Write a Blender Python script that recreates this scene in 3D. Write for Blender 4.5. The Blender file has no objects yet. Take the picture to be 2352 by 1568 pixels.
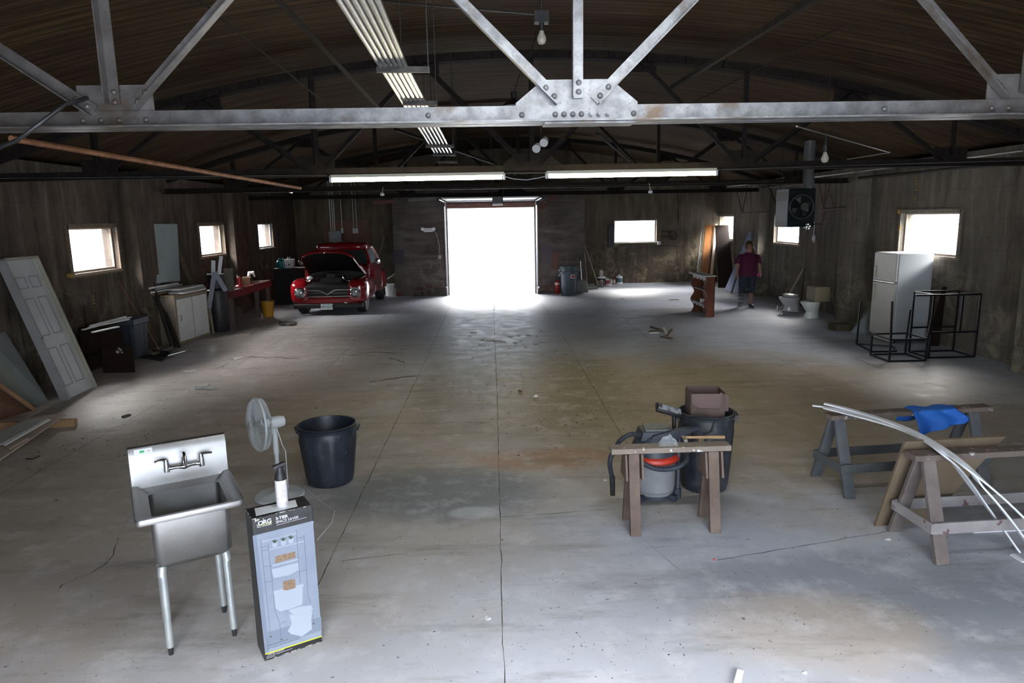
import bpy, bmesh, math, random
from math import sin, cos, pi, atan, sqrt, radians, atan2
from mathutils import Vector, Matrix
SC = bpy.context.scene
COL = SC.collection
rnd = random.Random(7)

# ---------------------------------------------------------------- camera
FOC = 1568.0; CZ = 2.5; ROLL = 0.0175; VPX, VPY = 1130, 500
_dx, _dy = VPX-1176, -(VPY-784)
_u = _dx*cos(ROLL)+_dy*sin(ROLL); _v = -_dx*sin(ROLL)+_dy*cos(ROLL)
PITCH = atan(_v/FOC); YAW = atan(-_u/sqrt(FOC*FOC+_v*_v))
FW = Vector((sin(YAW)*cos(PITCH), cos(YAW)*cos(PITCH), -sin(PITCH)))
RT = Vector((cos(YAW), -sin(YAW), 0)); UP = RT.cross(FW)
IX = RT*cos(ROLL)-UP*sin(ROLL); IY = RT*sin(ROLL)+UP*cos(ROLL)
CAM = Vector((0, 0, CZ))
cd = bpy.data.cameras.new('camera'); cam = bpy.data.objects.new('camera', cd); COL.objects.link(cam)
cd.sensor_width = 36; cd.sensor_fit = 'HORIZONTAL'; cd.lens = 36*FOC/2352; cd.clip_start = .05; cd.clip_end = 400
cam.matrix_world = Matrix(((IX.x, IY.x, -FW.x, 0), (IX.y, IY.y, -FW.y, 0), (IX.z, IY.z, -FW.z, CZ), (0, 0, 0, 1)))
SC.camera = cam
# where a sight line meets a real plane of the room (used to read measurements off the photograph)
def ray(x, y): return (x-1176)*IX-(y-784)*IY+FOC*FW
def g(x, y, z=0.0):
    r = ray(x, y); return CAM+r*((z-CZ)/r.z)
def aY(x, y, Y):
    r = ray(x, y); return CAM+r*(Y/r.y)
def aX(x, y, X):
    r = ray(x, y); return CAM+r*(X/r.x)

# ---------------------------------------------------------------- light
w = bpy.data.worlds.new('sky'); SC.world = w; w.use_nodes = True
nt = w.node_tree; bg = nt.nodes['Background']
tc = nt.nodes.new('ShaderNodeTexCoord'); sx = nt.nodes.new('ShaderNodeSeparateXYZ'); rp = nt.nodes.new('ShaderNodeValToRGB')
nt.links.new(tc.outputs['Generated'], sx.inputs[0]); nt.links.new(sx.outputs['Z'], rp.inputs[0]); nt.links.new(rp.outputs[0], bg.inputs[0])
rp.color_ramp.elements[0].position = .36; rp.color_ramp.elements[0].color = (.034, .037, .041, 1)   # hazy horizon
rp.color_ramp.elements[1].position = .46; rp.color_ramp.elements[1].color = (1, .98, .95, 1)      # bright overcast band
for p_, c_ in ((.60, (1, .98, .95, 1)), (.70, (.05, .056, .07, 1))): e_ = rp.color_ramp.elements.new(p_); e_.color = c_
SKY = 92.0
bg.inputs[1].default_value = SKY
def area(name, loc, rot, sx_, sy_, power, col, spread=180, portal=False):
    l = bpy.data.lights.new(name, 'AREA'); l.shape = 'RECTANGLE'; l.size = sx_; l.size_y = sy_; l.energy = power; l.color = col
    l.spread = radians(spread)
    if portal: l.cycles.is_portal = True
    o = bpy.data.objects.new(name, l); COL.objects.link(o); o.location = loc; o.rotation_euler = rot; return o
SC.view_settings.view_transform = 'Standard'; SC.view_settings.look = 'None'; SC.view_settings.gamma = 1
SC.view_settings.exposure = 0.0; SC.view_settings.use_curve_mapping = False

# ---------------------------------------------------------------- materials
MATS = {}
def mat(name, c, c2=None, sc=6, rough=.6, metal=0, bump=0, st=(1, 1, 1), lo=.35, hi=.65, c3=None, sc3=30, lo3=.62, hi3=.7, emit=0, ecol=None, alpha=1, coat=0, trans=0, spec=.5, det=6):
    if name in MATS: return MATS[name]
    m = bpy.data.materials.new(name); m.use_nodes = True; t = m.node_tree; b = t.nodes['Principled BSDF']
    C4 = lambda v: (v[0], v[1], v[2], 1)
    b.inputs['Base Color'].default_value = C4(c); b.inputs['Roughness'].default_value = rough; b.inputs['Metallic'].default_value = metal
    b.inputs['Specular IOR Level'].default_value = spec
    b.inputs['Coat Weight'].default_value = coat; b.inputs['Transmission Weight'].default_value = trans; b.inputs['Alpha'].default_value = alpha
    if emit: b.inputs['Emission Strength'].default_value = emit; b.inputs['Emission Color'].default_value = C4(ecol or c)
    tc = t.nodes.new('ShaderNodeTexCoord'); mp = t.nodes.new('ShaderNodeMapping'); mp.inputs['Scale'].default_value = st
    t.links.new(tc.outputs['Object'], mp.inputs[0])
    if c2 is not None or bump:
        n = t.nodes.new('ShaderNodeTexNoise'); n.inputs['Scale'].default_value = sc; n.inputs['Detail'].default_value = det; n.inputs['Roughness'].default_value = .65
        t.links.new(mp.outputs[0], n.inputs[0])
        if c2 is not None:
            r = t.nodes.new('ShaderNodeValToRGB'); r.color_ramp.elements[0].position = lo; r.color_ramp.elements[1].position = hi
            r.color_ramp.elements[0].color = C4(c); r.color_ramp.elements[1].color = C4(c2)
            t.links.new(n.outputs[0], r.inputs[0]); out = r.outputs[0]
            if c3 is not None:
                n3 = t.nodes.new('ShaderNodeTexNoise'); n3.inputs['Scale'].default_value = sc3; n3.inputs['Detail'].default_value = 5; t.links.new(mp.outputs[0], n3.inputs[0])
                r3 = t.nodes.new('ShaderNodeValToRGB'); r3.color_ramp.elements[0].position = lo3; r3.color_ramp.elements[1].position = hi3
                t.links.new(n3.outputs[0], r3.inputs[0])
                mx = t.nodes.new('ShaderNodeMix'); mx.data_type = 'RGBA'; t.links.new(r3.outputs[0], mx.inputs[0]); t.links.new(out, mx.inputs[6]); mx.inputs[7].default_value = C4(c3); out = mx.outputs[2]
            t.links.new(out, b.inputs['Base Color'])
        if bump:
            bp = t.nodes.new('ShaderNodeBump'); bp.inputs['Strength'].default_value = bump; bp.inputs['Distance'].default_value = .02
            t.links.new(n.outputs[0], bp.inputs['Height']); t.links.new(bp.outputs[0], b.inputs['Normal'])
    MATS[name] = m; return m

class NT:
    """small helper for longer node graphs"""
    def __init__(s, name, rough=.8, metal=0, spec=.4):
        s.m = bpy.data.materials.new(name); s.m.use_nodes = True; s.t = s.m.node_tree; s.b = s.t.nodes['Principled BSDF']
        s.b.inputs['Roughness'].default_value = rough; s.b.inputs['Metallic'].default_value = metal; s.b.inputs['Specular IOR Level'].default_value = spec
        s.tc = s.t.nodes.new('ShaderNodeTexCoord'); s.P = s.tc.outputs['Object']; MATS[name] = s.m
    def map(s, sc=(1, 1, 1), loc=(0, 0, 0)):
        n = s.t.nodes.new('ShaderNodeMapping'); n.inputs['Scale'].default_value = sc; n.inputs['Location'].default_value = loc; s.t.links.new(s.P, n.inputs[0]); return n.outputs[0]
    def noise(s, sc, st=(1, 1, 1), loc=(0, 0, 0), det=6, rough=.6, dist=0):
        n = s.t.nodes.new('ShaderNodeTexNoise'); n.inputs['Scale'].default_value = sc; n.inputs['Detail'].default_value = det; n.inputs['Roughness'].default_value = rough; n.inputs['Distortion'].default_value = dist
        s.t.links.new(s.map(st, loc), n.inputs[0]); return n.outputs[0]
    def ramp(s, f, a, b_, ca=(0, 0, 0), cb=(1, 1, 1)):
        r = s.t.nodes.new('ShaderNodeValToRGB'); e = r.color_ramp.elements; e[0].position = a; e[1].position = b_; e[0].color = (*ca, 1); e[1].color = (*cb, 1)
        s.t.links.new(f, r.inputs[0]); return r.outputs[0]
    def mix(s, f, a, b_, mode='MIX'):
        n = s.t.nodes.new('ShaderNodeMix'); n.data_type = 'RGBA'; n.blend_type = mode
        for v, i in ((f, 0), (a, 6), (b_, 7)):
            if isinstance(v, (int, float)): n.inputs[i].default_value = v
            elif isinstance(v, tuple): n.inputs[i].default_value = (*v, 1)
            else: s.t.links.new(v, n.inputs[i])
        return n.outputs[2]
    def math(s, op, a, b_=0.0, c=None):
        n = s.t.nodes.new('ShaderNodeMath'); n.operation = op
        for v, i in ((a, 0), (b_, 1), (c, 2)):
            if v is None: continue
            if isinstance(v, (int, float)): n.inputs[i].default_value = v
            else: s.t.links.new(v, n.inputs[i])
        return n.outputs[0]
    def xyz(s):
        n = s.t.nodes.new('ShaderNodeSeparateXYZ'); s.t.links.new(s.P, n.inputs[0]); return n.outputs
    def blob(s, cx, cy, rx, ry, soft=.5):
        """1 inside an ellipse on the floor, fading to 0, edges broken up by noise"""
        X, Y, Z = s._xyz
        a = s.math('DIVIDE', s.math('SUBTRACT', X, cx), rx); b_ = s.math('DIVIDE', s.math('SUBTRACT', Y, cy), ry)
        d = s.math('ADD', s.math('MULTIPLY', a, a), s.math('MULTIPLY', b_, b_))
        d = s.math('ADD', d, s.math('MULTIPLY', s.math('SUBTRACT', s._n, .5), 2.2))
        n = s.t.nodes.new('ShaderNodeMapRange'); n.interpolation_type = 'SMOOTHSTEP'
        s.t.links.new(d, n.inputs[0]); n.inputs[1].default_value = 1+soft; n.inputs[2].default_value = 1-soft; n.inputs[3].default_value = 0; n.inputs[4].default_value = 1
        return n.outputs[0]
    def bump(s, h, st=.4, dist=.02):
        bp = s.t.nodes.new('ShaderNodeBump'); bp.inputs['Strength'].default_value = st; bp.inputs['Distance'].default_value = dist
        s.t.links.new(h, bp.inputs['Height']); s.t.links.new(bp.outputs[0], s.b.inputs['Normal'])

# ---------------------------------------------------------------- mesh builder
class B:
    def __init__(s): s.bm = bmesh.new(); s.mi = 0
    def _f(s, vs):
        try:
            f = s.bm.faces.new(vs); f.material_index = s.mi; f.smooth = True; return f
        except ValueError: return None
    def box(s, c, d, rz=0, rx=0, ry=0, mtx=None):
        M = mtx or (Matrix.Translation(Vector(c)) @ Matrix.Rotation(rz, 4, 'Z') @ Matrix.Rotation(ry, 4, 'Y') @ Matrix.Rotation(rx, 4, 'X'))
        v = [s.bm.verts.new(M @ Vector((a*d[0]/2, b*d[1]/2, e*d[2]/2))) for a in (-1, 1) for b in (-1, 1) for e in (-1, 1)]
        for q in ((0, 1, 3, 2), (4, 6, 7, 5), (0, 4, 5, 1), (2, 3, 7, 6), (0, 2, 6, 4), (1, 5, 7, 3)): s._f([v[i] for i in q])
        return s
    def beam(s, p0, p1, w_, h, up=(0, 0, 1)):
        """rectangular bar from p0 to p1"""
        p0, p1 = Vector(p0), Vector(p1); d = p1-p0; L = d.length; d.normalize(); u = Vector(up)
        if abs(d.dot(u)) > .99: u = Vector((0, 1, 0))
        x = d.cross(u).normalized(); u = x.cross(d)
        M = Matrix(((x.x, d.x, u.x, 0), (x.y, d.y, u.y, 0), (x.z, d.z, u.z, 0), (0, 0, 0, 1)))
        return s.box(None, (w_, L, h), mtx=Matrix.Translation((p0+p1)/2) @ M)
    def angle(s, p0, p1, a, t, n, m):
        """L section: legs of width a, thickness t, one leg along direction n, other along m"""
        p0, p1, n, m = Vector(p0), Vector(p1), Vector(n), Vector(m)
        prof = [(0, 0), (a, 0), (a, t), (t, t), (t, a), (0, a)]
        r = [[s.bm.verts.new(p+n*u+m*v) for u, v in prof] for p in (p0, p1)]
        for i in range(6): s._f([r[0][i], r[0][(i+1) % 6], r[1][(i+1) % 6], r[1][i]])
        s._f(r[0][::-1]); s._f(r[1]); return s
    def ring(s, c, x, y, r, n, ry=None): return [s.bm.verts.new(c+x*(cos(2*pi*i/n)*r)+y*(sin(2*pi*i/n)*(ry or r))) for i in range(n)]
    def join(s, a, b):
        n = len(a)
        for i in range(n): s._f([a[i], a[(i+1) % n], b[(i+1) % n], b[i]])
    def tube(s, pts, r, n=8, caps=True, closed=False):
        pts = [Vector(p) for p in pts]; N = len(pts); rs = r if isinstance(r, (list, tuple)) else [r]*N
        rings = []; x = None
        for i, p in enumerate(pts):
            if closed: d = (pts[(i+1) % N]-pts[i-1]).normalized()
            else:
                d = (pts[min(i+1, N-1)]-pts[max(i-1, 0)])
                d = d.normalized() if d.length > 1e-9 else Vector((0, 0, 1))
            if x is None:
                x = d.cross(Vector((0, 0, 1)))
                if x.length < .1: x = d.cross(Vector((0, 1, 0)))
            x = (x-d*x.dot(d)).normalized(); y = d.cross(x)
            rings.append(s.ring(p, x, y, rs[i], n))
        for i in range(N-1): s.join(rings[i], rings[i+1])
        if closed: s.join(rings[-1], rings[0])
        elif caps: s._f(rings[0][::-1]); s._f(rings[-1])
        return s
    def cyl(s, p0, p1, r, r2=None, n=16): return s.tube([p0, p1], [r, r if r2 is None else r2], n)
    def lathe(s, prof, c=(0, 0, 0), n=32, axis='Z', ell=1.0, rot=None):
        c = Vector(c); R = rot or Matrix.Identity(3); rings = []
        for r, z in prof:
            if axis == 'Z': rings.append([s.bm.verts.new(c+R@Vector((cos(2*pi*i/n)*r, sin(2*pi*i/n)*r*ell, z))) for i in range(n)])
            elif axis == 'Y': rings.append([s.bm.verts.new(c+R@Vector((cos(2*pi*i/n)*r, z, sin(2*pi*i/n)*r))) for i in range(n)])
            else: rings.append([s.bm.verts.new(c+R@Vector((z, cos(2*pi*i/n)*r, sin(2*pi*i/n)*r))) for i in range(n)])
        for a, b in zip(rings, rings[1:]): s.join(a, b)
        if prof[0][0] > 1e-4: s._f(rings[0][::-1])
        if prof[-1][0] > 1e-4: s._f(rings[-1])
        return s
    def poly(s, pts, th=None):
        """polygon; th = offset vector giving it thickness"""
        a = [s.bm.verts.new(Vector(p)) for p in pts]
        if th is None: s._f(a); return s
        b = [s.bm.verts.new(Vector(p)+Vector(th)) for p in pts]
        s._f(a[::-1]); s._f(b); n = len(a)
        for i in range(n): s._f([a[i], a[(i+1) % n], b[(i+1) % n], b[i]])
        return s
    def loft(s, secs, cap=True):
        r = [[s.bm.verts.new(Vector(p)) for p in sec] for sec in secs]
        for a, b in zip(r, r[1:]): s.join(a, b)
        if cap: s._f(r[0][::-1]); s._f(r[-1])
        return s
    def grid(s, fn, nu, nv, th=0):
        v = [[s.bm.verts.new(Vector(fn(i/nu, j/nv))) for j in range(nv+1)] for i in range(nu+1)]
        for i in range(nu):
            for j in range(nv): s._f([v[i][j], v[i+1][j], v[i+1][j+1], v[i][j+1]])
        return s
    def ball(s, c, r, n=12, sc=(1, 1, 1)):
        c = Vector(c); pr = [(max(1e-5, sin(pi*i/n))*r, -cos(pi*i/n)*r) for i in range(n+1)]
        rings = [[s.bm.verts.new(c+Vector((cos(2*pi*k/(2*n))*q*sc[0], sin(2*pi*k/(2*n))*q*sc[1], z*sc[2]))) for k in range(2*n)] for q, z in pr]
        for a, b in zip(rings, rings[1:]): s.join(a, b)
        return s
    def done(s, name, m, parent=None, bevel=0, smooth=35, solid=0, sub=0, loc=None, world=True, props=None):
        """link as ONE mesh object; with a parent, world coordinates are made relative to it (world=True)"""
        bmesh.ops.remove_doubles(s.bm, verts=s.bm.verts, dist=1e-5)
        bmesh.ops.recalc_face_normals(s.bm, faces=s.bm.faces)
        if loc is not None and parent is None: bmesh.ops.translate(s.bm, verts=s.bm.verts, vec=-Vector(loc))
        if parent is not None and world: s.bm.transform(wm(parent).inverted())
        me = bpy.data.meshes.new(name); s.bm.to_mesh(me); s.bm.free()
        for q in (m if isinstance(m, (list, tuple)) else [m]): me.materials.append(q)
        o = bpy.data.objects.new(name, me); COL.objects.link(o)
        if loc is not None and parent is None: o.location = loc
        if parent is not None: o.parent = parent
        try: me.set_sharp_from_angle(angle=radians(smooth))
        except Exception: pass
        if solid: k = o.modifiers.new('s', 'SOLIDIFY'); k.thickness = solid; k.offset = 0
        if bevel: k = o.modifiers.new('b', 'BEVEL'); k.width = bevel; k.segments = 2; k.limit_method = 'ANGLE'; k.angle_limit = radians(50)
        if sub: k = o.modifiers.new('u', 'SUBSURF'); k.levels = sub; k.render_levels = sub
        return o
def wm(o):
    M = Matrix.LocRotScale(o.location, o.rotation_euler, o.scale)
    return wm(o.parent) @ M if o.parent else M
def tag(o, label, cat, group=None, kind=None):
    o['label'] = label; o['category'] = cat
    if group: o['group'] = group
    if kind: o['kind'] = kind
    return o
def thing(name, label, cat, loc=(0, 0, 0), rz=0, group=None):
    o = bpy.data.objects.new(name, None); COL.objects.link(o); o.empty_display_size = .1
    o.location = loc; o.rotation_euler = (0, 0, rz); return tag(o, label, cat, group)
def struct(b, name, m, parent=None, **k):
    o = b.done(name, m, parent, **k); o['kind'] = 'structure'; return o
def dup(o, parent=None):
    c = o.copy(); COL.objects.link(c)
    if parent is not None: c.parent = parent
    for ch in [x for x in COL.objects if x.parent == o]: dup(ch, c)
    return c
def text(s, size, M, m, name, parent, ext=.0006, bold=0, world=False, spc=1.0):
    """lettering as a mesh; M places the text plane (x right, y up)"""
    c = bpy.data.curves.new('t', 'FONT'); c.body = s; c.size = size; c.extrude = ext; c.offset = bold; c.space_character = spc; c.resolution_u = 3
    t = bpy.data.objects.new('t', c); COL.objects.link(t)
    dg = bpy.context.evaluated_depsgraph_get(); me = bpy.data.meshes.new_from_object(t.evaluated_get(dg))
    bpy.data.objects.remove(t); me.materials.clear(); me.materials.append(m)
    me.transform(wm(parent).inverted() @ M if world else M)
    o = bpy.data.objects.new(name, me); COL.objects.link(o); o.parent = parent; return o
V = Vector
def lerp(a, b, t): return a+(b-a)*t
# ---------------------------------------------------------------- room dimensions
XL, XR, YF, YB, YD = -7.2, 8.4, -2.2, 25.5, 22.55      # side walls, front, rear, door front
XC = .6                                              # ridge line
def arc(x): return 4.72-.0225*(x-XC)**2              # underside of the top chords
def deck(x): return arc(x)+.24
TY = [4.9, 10.3, 15.6, 20.9]

# shared materials
steel = NT('painted_steel', rough=.42, metal=.35)
n1 = steel.noise(9, det=8); n2 = steel.noise(60); n3 = steel.noise(3)
c_ = steel.mix(steel.ramp(n1, .38, .62), (.15, .15, .158), (.27, .275, .285)); c_ = steel.mix(steel.ramp(n2, .60, .72), c_, (.09, .085, .08))
c_ = steel.mix(steel.ramp(n3, .56, .7), c_, (.12, .085, .06))
sx_ = steel.math('ABSOLUTE', steel.xyz()[0]); c_ = steel.mix(steel.math('MULTIPLY', steel.ramp(steel.math('MULTIPLY', sx_, .2), .28, .62), .62), c_, (.085, .068, .055))   # browner towards the ends: rust, with light falloff painted into the colour
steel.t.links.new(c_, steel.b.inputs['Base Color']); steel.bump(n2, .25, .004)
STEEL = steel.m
SHADE_STEEL = mat('shaded_steel', (.011, .009, .008), (.022, .017, .014), sc=12, rough=.85, metal=0, spec=.15, c3=(.012, .01, .01), sc3=40)  # backlit shade of the farther roof steel put into its colour
DARK = mat('dark_iron', (.02, .02, .022), (.05, .045, .04), sc=15, rough=.55, metal=.5)
BLK = mat('black_plastic', (.012, .012, .014), (.03, .03, .034), sc=8, rough=.45)
GALV = mat('galvanised_pipe', (.52, .53, .52), (.68, .69, .68), sc=20, rough=.28, metal=.9)
CHR = mat('chrome', (.75, .76, .78), rough=.12, metal=1)
WHITE = mat('white_paint', (.72, .73, .74), (.62, .63, .64), sc=5, rough=.4)
VINYL = mat('white_vinyl', (.85, .87, .90), rough=.35)
WOOD = mat('bare_wood', (.42, .30, .19), (.30, .20, .12), sc=5, st=(1, 8, 8), rough=.7)
GLASS = mat('window_glass', (.95, .97, 1), rough=.02, alpha=.08)
LAMP = mat('bulb_glass', (.75, .72, .60), rough=.15, alpha=.6)

# concrete floor ------------------------------------------------
f = NT('concrete_floor', rough=.62, spec=.35)
f._xyz = f.xyz(); f._n = f.noise(1.1, det=8, rough=.68)
na = f.noise(.45, det=7, rough=.6); nb = f.noise(3.2, det=9, rough=.7, loc=(3, 1, 0)); nc = f.noise(26, det=4)
ns = f.noise(2.0, st=(.35, 1.6, 1), det=9, rough=.75)
col = f.mix(f.ramp(na, .35, .68), (.195, .203, .224), (.268, .284, .318))
col = f.mix(f.math('MULTIPLY', f.blob(2.9, 8.8, 4.2, 3.2, .8), .8), col, (.215, .170, .098))          # tan tone in the middle right
col = f.mix(f.math('MULTIPLY', f.blob(-4.9, 10.0, 3.0, 7.5, .8), .85), col, (.195, .168, .145))
col = f.mix(f.math('MULTIPLY', f.blob(-2.6, 6.4, 3.2, 2.9, .9), .7), col, (.20, .175, .140))
col = f.mix(f.math('MULTIPLY', f.blob(.75, 10.2, 1.3, 2.6, .8), .6), col, (.10, .085, .05))           # oil-darkened track
col = f.mix(f.math('MULTIPLY', f.blob(-.6, 10.4, .6, 2.4, .7), .6), col, (.09, .082, .065))
col = f.mix(f.math('MULTIPLY', f.blob(-.55, 6.0, .95, .6, .7), .85), col, (.075, .085, .095))          # grey spill
col = f.mix(f.math('MULTIPLY', f.blob(-.2, 5.55, .22, .12, .5), .5), col, (.30, .32, .33))
col = f.mix(f.math('MULTIPLY', f.blob(.45, 6.85, .75, .34, .6), .75), col, (.20, .115, .06))           # rust patch
col = f.mix(f.math('MULTIPLY', f.blob(2.4, 4.15, 1.25, .5, .7), .75), col, (.105, .115, .13))
col = f.mix(f.math('MULTIPLY', f.blob(3.2, 3.75, .8, .6, .7), .7), col, (.10, .11, .125))
col = f.mix(f.math('MULTIPLY', f.blob(1.9, 3.75, .7, .4, .7), .4), col, (.28, .225, .165))
col = f.mix(f.math('MULTIPLY', f.blob(4.6, 17.8, 1.2, .5, .6), .5), col, (.12, .105, .09))
col = f.mix(f.ramp(nb, .50, .70), col, f.mix(.45, col, (.36, .36, .37)))
col = f.mix(f.ramp(ns, .52, .70), col, f.mix(.62, col, (.08, .075, .062)))
col = f.mix(f.ramp(nc, .66, .70), col, (.07, .06, .055))
col = f.mix(1.0, col, (1.98, 2.0, 2.06), 'MULTIPLY')
f.t.links.new(col, f.b.inputs['Base Color']); f.bump(f.math('ADD', nb, f.math('MULTIPLY', nc, .3)), .25, .01)
f.t.links.new(f.ramp(nb, .3, .7, (.36, .36, .36), (.62, .62, .62)), f.b.inputs['Roughness'])
CRACK = mat('joint_dirt', (.05, .048, .042), (.10, .095, .085), sc=8, rough=.95)
CHALK = mat('chalky_deposit', (.42, .42, .42), (.30, .30, .30), sc=9, rough=.95)
STAINB = mat('damp_stain', (.085, .07, .045), (.14, .12, .08), sc=6, rough=.95)

b = B(); b.box(((XL+XR)/2, (YF+YB)/2, -.1), (XR-XL+.8, YB-YF+.8, .2))
def strip(pts, w_, mi, jit=.006, ns_=None, z=.0012):
    """a thin filled joint or crack following a line on the slab"""
    b.mi = mi; P = []
    for p, q in zip(pts, pts[1:]):
        p, q = V((p[0], p[1], 0)), V((q[0], q[1], 0)); k = max(2, int((q-p).length/.12))
        for i in range(k): P.append(p.lerp(q, i/k))
    P.append(V((pts[-1][0], pts[-1][1], 0)))
    d = (P[-1]-P[0]).normalized(); nrm = V((-d.y, d.x, 0)); last = None
    for p in P:
        o = nrm*rnd.gauss(0, jit); ww = w_*rnd.uniform(.35, 1.25)
        a, c = b.bm.verts.new(p+o-nrm*ww/2+V((0, 0, z))), b.bm.verts.new(p+o+nrm*ww/2+V((0, 0, z)))
        if last: b._f([last[0], a, c, last[1]])
        last = (a, c)
    b.mi = 0
for x, y0, y1, w_ in ((0, -1, 20.2, .009), (-1.27, 4.4, 20.2, .009), (1.44, 7.0, 20.3, .009), (-2.9, 11.5, 22, .009), (3.17, 13.8, 20, .009), (4.93, 9.5, 12.5, .009), (-4.75, 3, 9.5, .008), (-4.6, 12, 22, .008)):
    strip([(x, y0), (x+.02, (y0+y1)/2), (x-.02, y1)], w_*.8, 1, .003)
for x0, y0, x1, y1 in ((-1.39, 17.1, -.15, 17.05), (-2.9, 12.65, 1.5, 12.6), (-2.9, 10.4, -1.27, 10.8), (-2.9, 8.3, -.02, 8.18), (.01, 5.44, 1.0, 5.53), (-1.2, 4.75, -.7, 4.85), (1.6, 4.6, 3.2, 5.0), (-2.9, 9.3, -.6, 9.5)):
    strip([(x0, y0), (x1, y1)], .007, 1, .004)
strip([(0, 19.8), (0, 18.6)], .03, 1, .02)
ck = [g(*q) for q in ((275, 1235), (262, 1262), (255, 1285), (225, 1308), (185, 1325), (160, 1335), (140, 1350))]; strip(ck, .009, 1, .012)
strip([g(800, 817), g(862, 808), g(925, 812)], .05, 3, .02); strip([g(850, 878), g(905, 868), g(957, 863)], .05, 3, .02); strip([g(895, 822), g(930, 832)], .05, 3, .02)
strip([g(530, 826), g(570, 820), g(690, 823)], .045, 1, .03); strip([g(490, 850), g(540, 828)], .02, 1, .02)
for q in (((60, 965), (120, 930)), ((300, 1180), (240, 1290)), ((0, 1120), (140, 1050)), ((180, 910), (290, 872)), ((175, 1050), (235, 985)), ((1140, 1090), (1152, 1200)), ((1420, 1185), (1560, 1310)), ((1560, 1310), (1640, 1355)), ((1300, 950), (1330, 1100))):
    strip([g(*q[0]), g(*q[1])], .010, 2, .007)
for c0, r0, n_ in (((620, 960), 1, 0),): pass
fl = struct(b, 'floor', [f.m, CRACK, CHALK, STAINB], smooth=20)

# walls -----------------------------------------------------------
def wallmat(name, dark, mid, lite, tan, horiz=False, red=0):
    k = NT(name, rough=.9, spec=.2); X, Y, Z = k.xyz()
    blot = k.noise(.8, det=8, rough=.65); streak = k.noise(1.6, st=(2.6, 2.6, .35) if not horiz else (.5, .5, 3), det=8, rough=.7); fine = k.noise(14, det=6, rough=.7); big = k.noise(2.4, det=9, rough=.75, dist=.6)
    c = k.mix(k.ramp(blot, .36, .64), dark, mid); c = k.mix(k.ramp(streak, .48, .68), c, lite); c = k.mix(k.ramp(streak, .30, .42, (1, 1, 1), (0, 0, 0)), c, tuple(q*.45 for q in dark))
    zf = k.ramp(k.math('ADD', k.math('MULTIPLY', Z, .45), k.math('MULTIPLY', k.math('SUBTRACT', blot, .5), 1.4)), .35, .75, (1, 1, 1), (0, 0, 0))
    c = k.mix(k.mix(1.0, zf, k.ramp(big, .5, .62), 'MULTIPLY'), c, tan)
    c = k.mix(k.ramp(fine, .60, .75), c, tuple(q*.4 for q in dark))
    # course lines of the pours / blocks
    zz = k.math('ABSOLUTE', k.math('SUBTRACT', k.math('FRACT', k.math('DIVIDE', Z, .52)), .5)); ln = k.ramp(k.math('ADD', zz, k.math('MULTIPLY', fine, .02)), .012, .028, (1, 1, 1), (0, 0, 0))
    c = k.mix(k.mix(1.0, ln, (.35, .35, .35), 'MULTIPLY'), c, tuple(q*.45 for q in dark))
    if red:
        rr = k.noise(1.0, loc=(5, 2, 1), det=6); c = k.mix(k.ramp(rr, .60, .68), c, (.13, .04, .03))
    k.t.links.new(c, k.b.inputs['Base Color']); k.bump(big, .5, .02); return k.m
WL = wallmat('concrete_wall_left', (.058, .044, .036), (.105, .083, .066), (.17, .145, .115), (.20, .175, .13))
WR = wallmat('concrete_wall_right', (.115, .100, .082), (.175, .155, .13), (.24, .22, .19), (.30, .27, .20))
WBK = wallmat('concrete_wall_back', (.085, .068, .05), (.135, .11, .08), (.18, .15, .11), (.30, .25, .17))
WDR = wallmat('board_formed_wall', (.065, .052, .048), (.115, .095, .088), (.16, .14, .13), (.17, .15, .135), horiz=True, red=1)
WH = 3.5
def wall_holes(b, axis, pos, th, a0, a1, z1, holes):
    """a wall slab with rectangular openings; axis 'X' = plane at x=pos running along y"""
    def slab(u0, u1, z0, z1_):
        if u1-u0 < 1e-3 or z1_-z0 < 1e-3: return
        c = (pos, (u0+u1)/2, (z0+z1_)/2) if axis == 'X' else ((u0+u1)/2, pos, (z0+z1_)/2)
        b.box(c, (th, u1-u0, z1_-z0) if axis == 'X' else (u1-u0, th, z1_-z0))
    us = a0
    for u0, u1, z0, zz in sorted(holes):
        slab(us, u0, 0, z1); slab(u0, u1, 0, z0); slab(u0, u1, zz, z1); us = u1
    slab(us, a1, 0, z1)
def wq(pts, X):
    q = [aX(x, y, X) for x, y in pts]; ys = [p.y for p in q]; zs = [p.z for p in q]
    return (min(ys)+max(ys))/2, ys, zs
def win_rect(pts, X):
    q = [aX(x, y, X) for x, y in pts]
    return ((q[0].y+q[3].y)/2, (q[1].y+q[2].y)/2, (q[2].z+q[3].z)/2, (q[0].z+q[1].z)/2)
LW = [win_rect(p, XL) for p in ([(153, 523), (264, 521), (275, 616), (167, 629)], [(453, 517), (512, 515), (516, 583), (463, 588)], [(592, 513), (625, 513), (629, 567), (596, 569)])]
RW = []
for p in ([(1686, 495), (1648, 495), (1647, 549), (1686, 551)], [(1838, 494), (1779, 494), (1781, 558), (1838, 560)], [(2207, 489), (2074, 487), (2064, 579), (2199, 592)]):
    q = [aX(x, y, XR) for x, y in p]; RW.append(((q[0].y+q[3].y)/2, (q[1].y+q[2].y)/2, (q[2].z+q[3].z)/2, (q[0].z+q[1].z)/2))
q = [aY(x, y, YB) for x, y in ((1412, 506), (1509, 504), (1509, 557), (1412, 558))]
BWIN = (q[0].x, q[1].x, (q[2].z+q[3].z)/2, (q[0].z+q[1].z)/2)
TH = .26
b = B(); wall_holes(b, 'X', XL-TH/2, TH, YF, YB+.3, WH, LW); struct(b, 'wall_left', WL)
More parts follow.
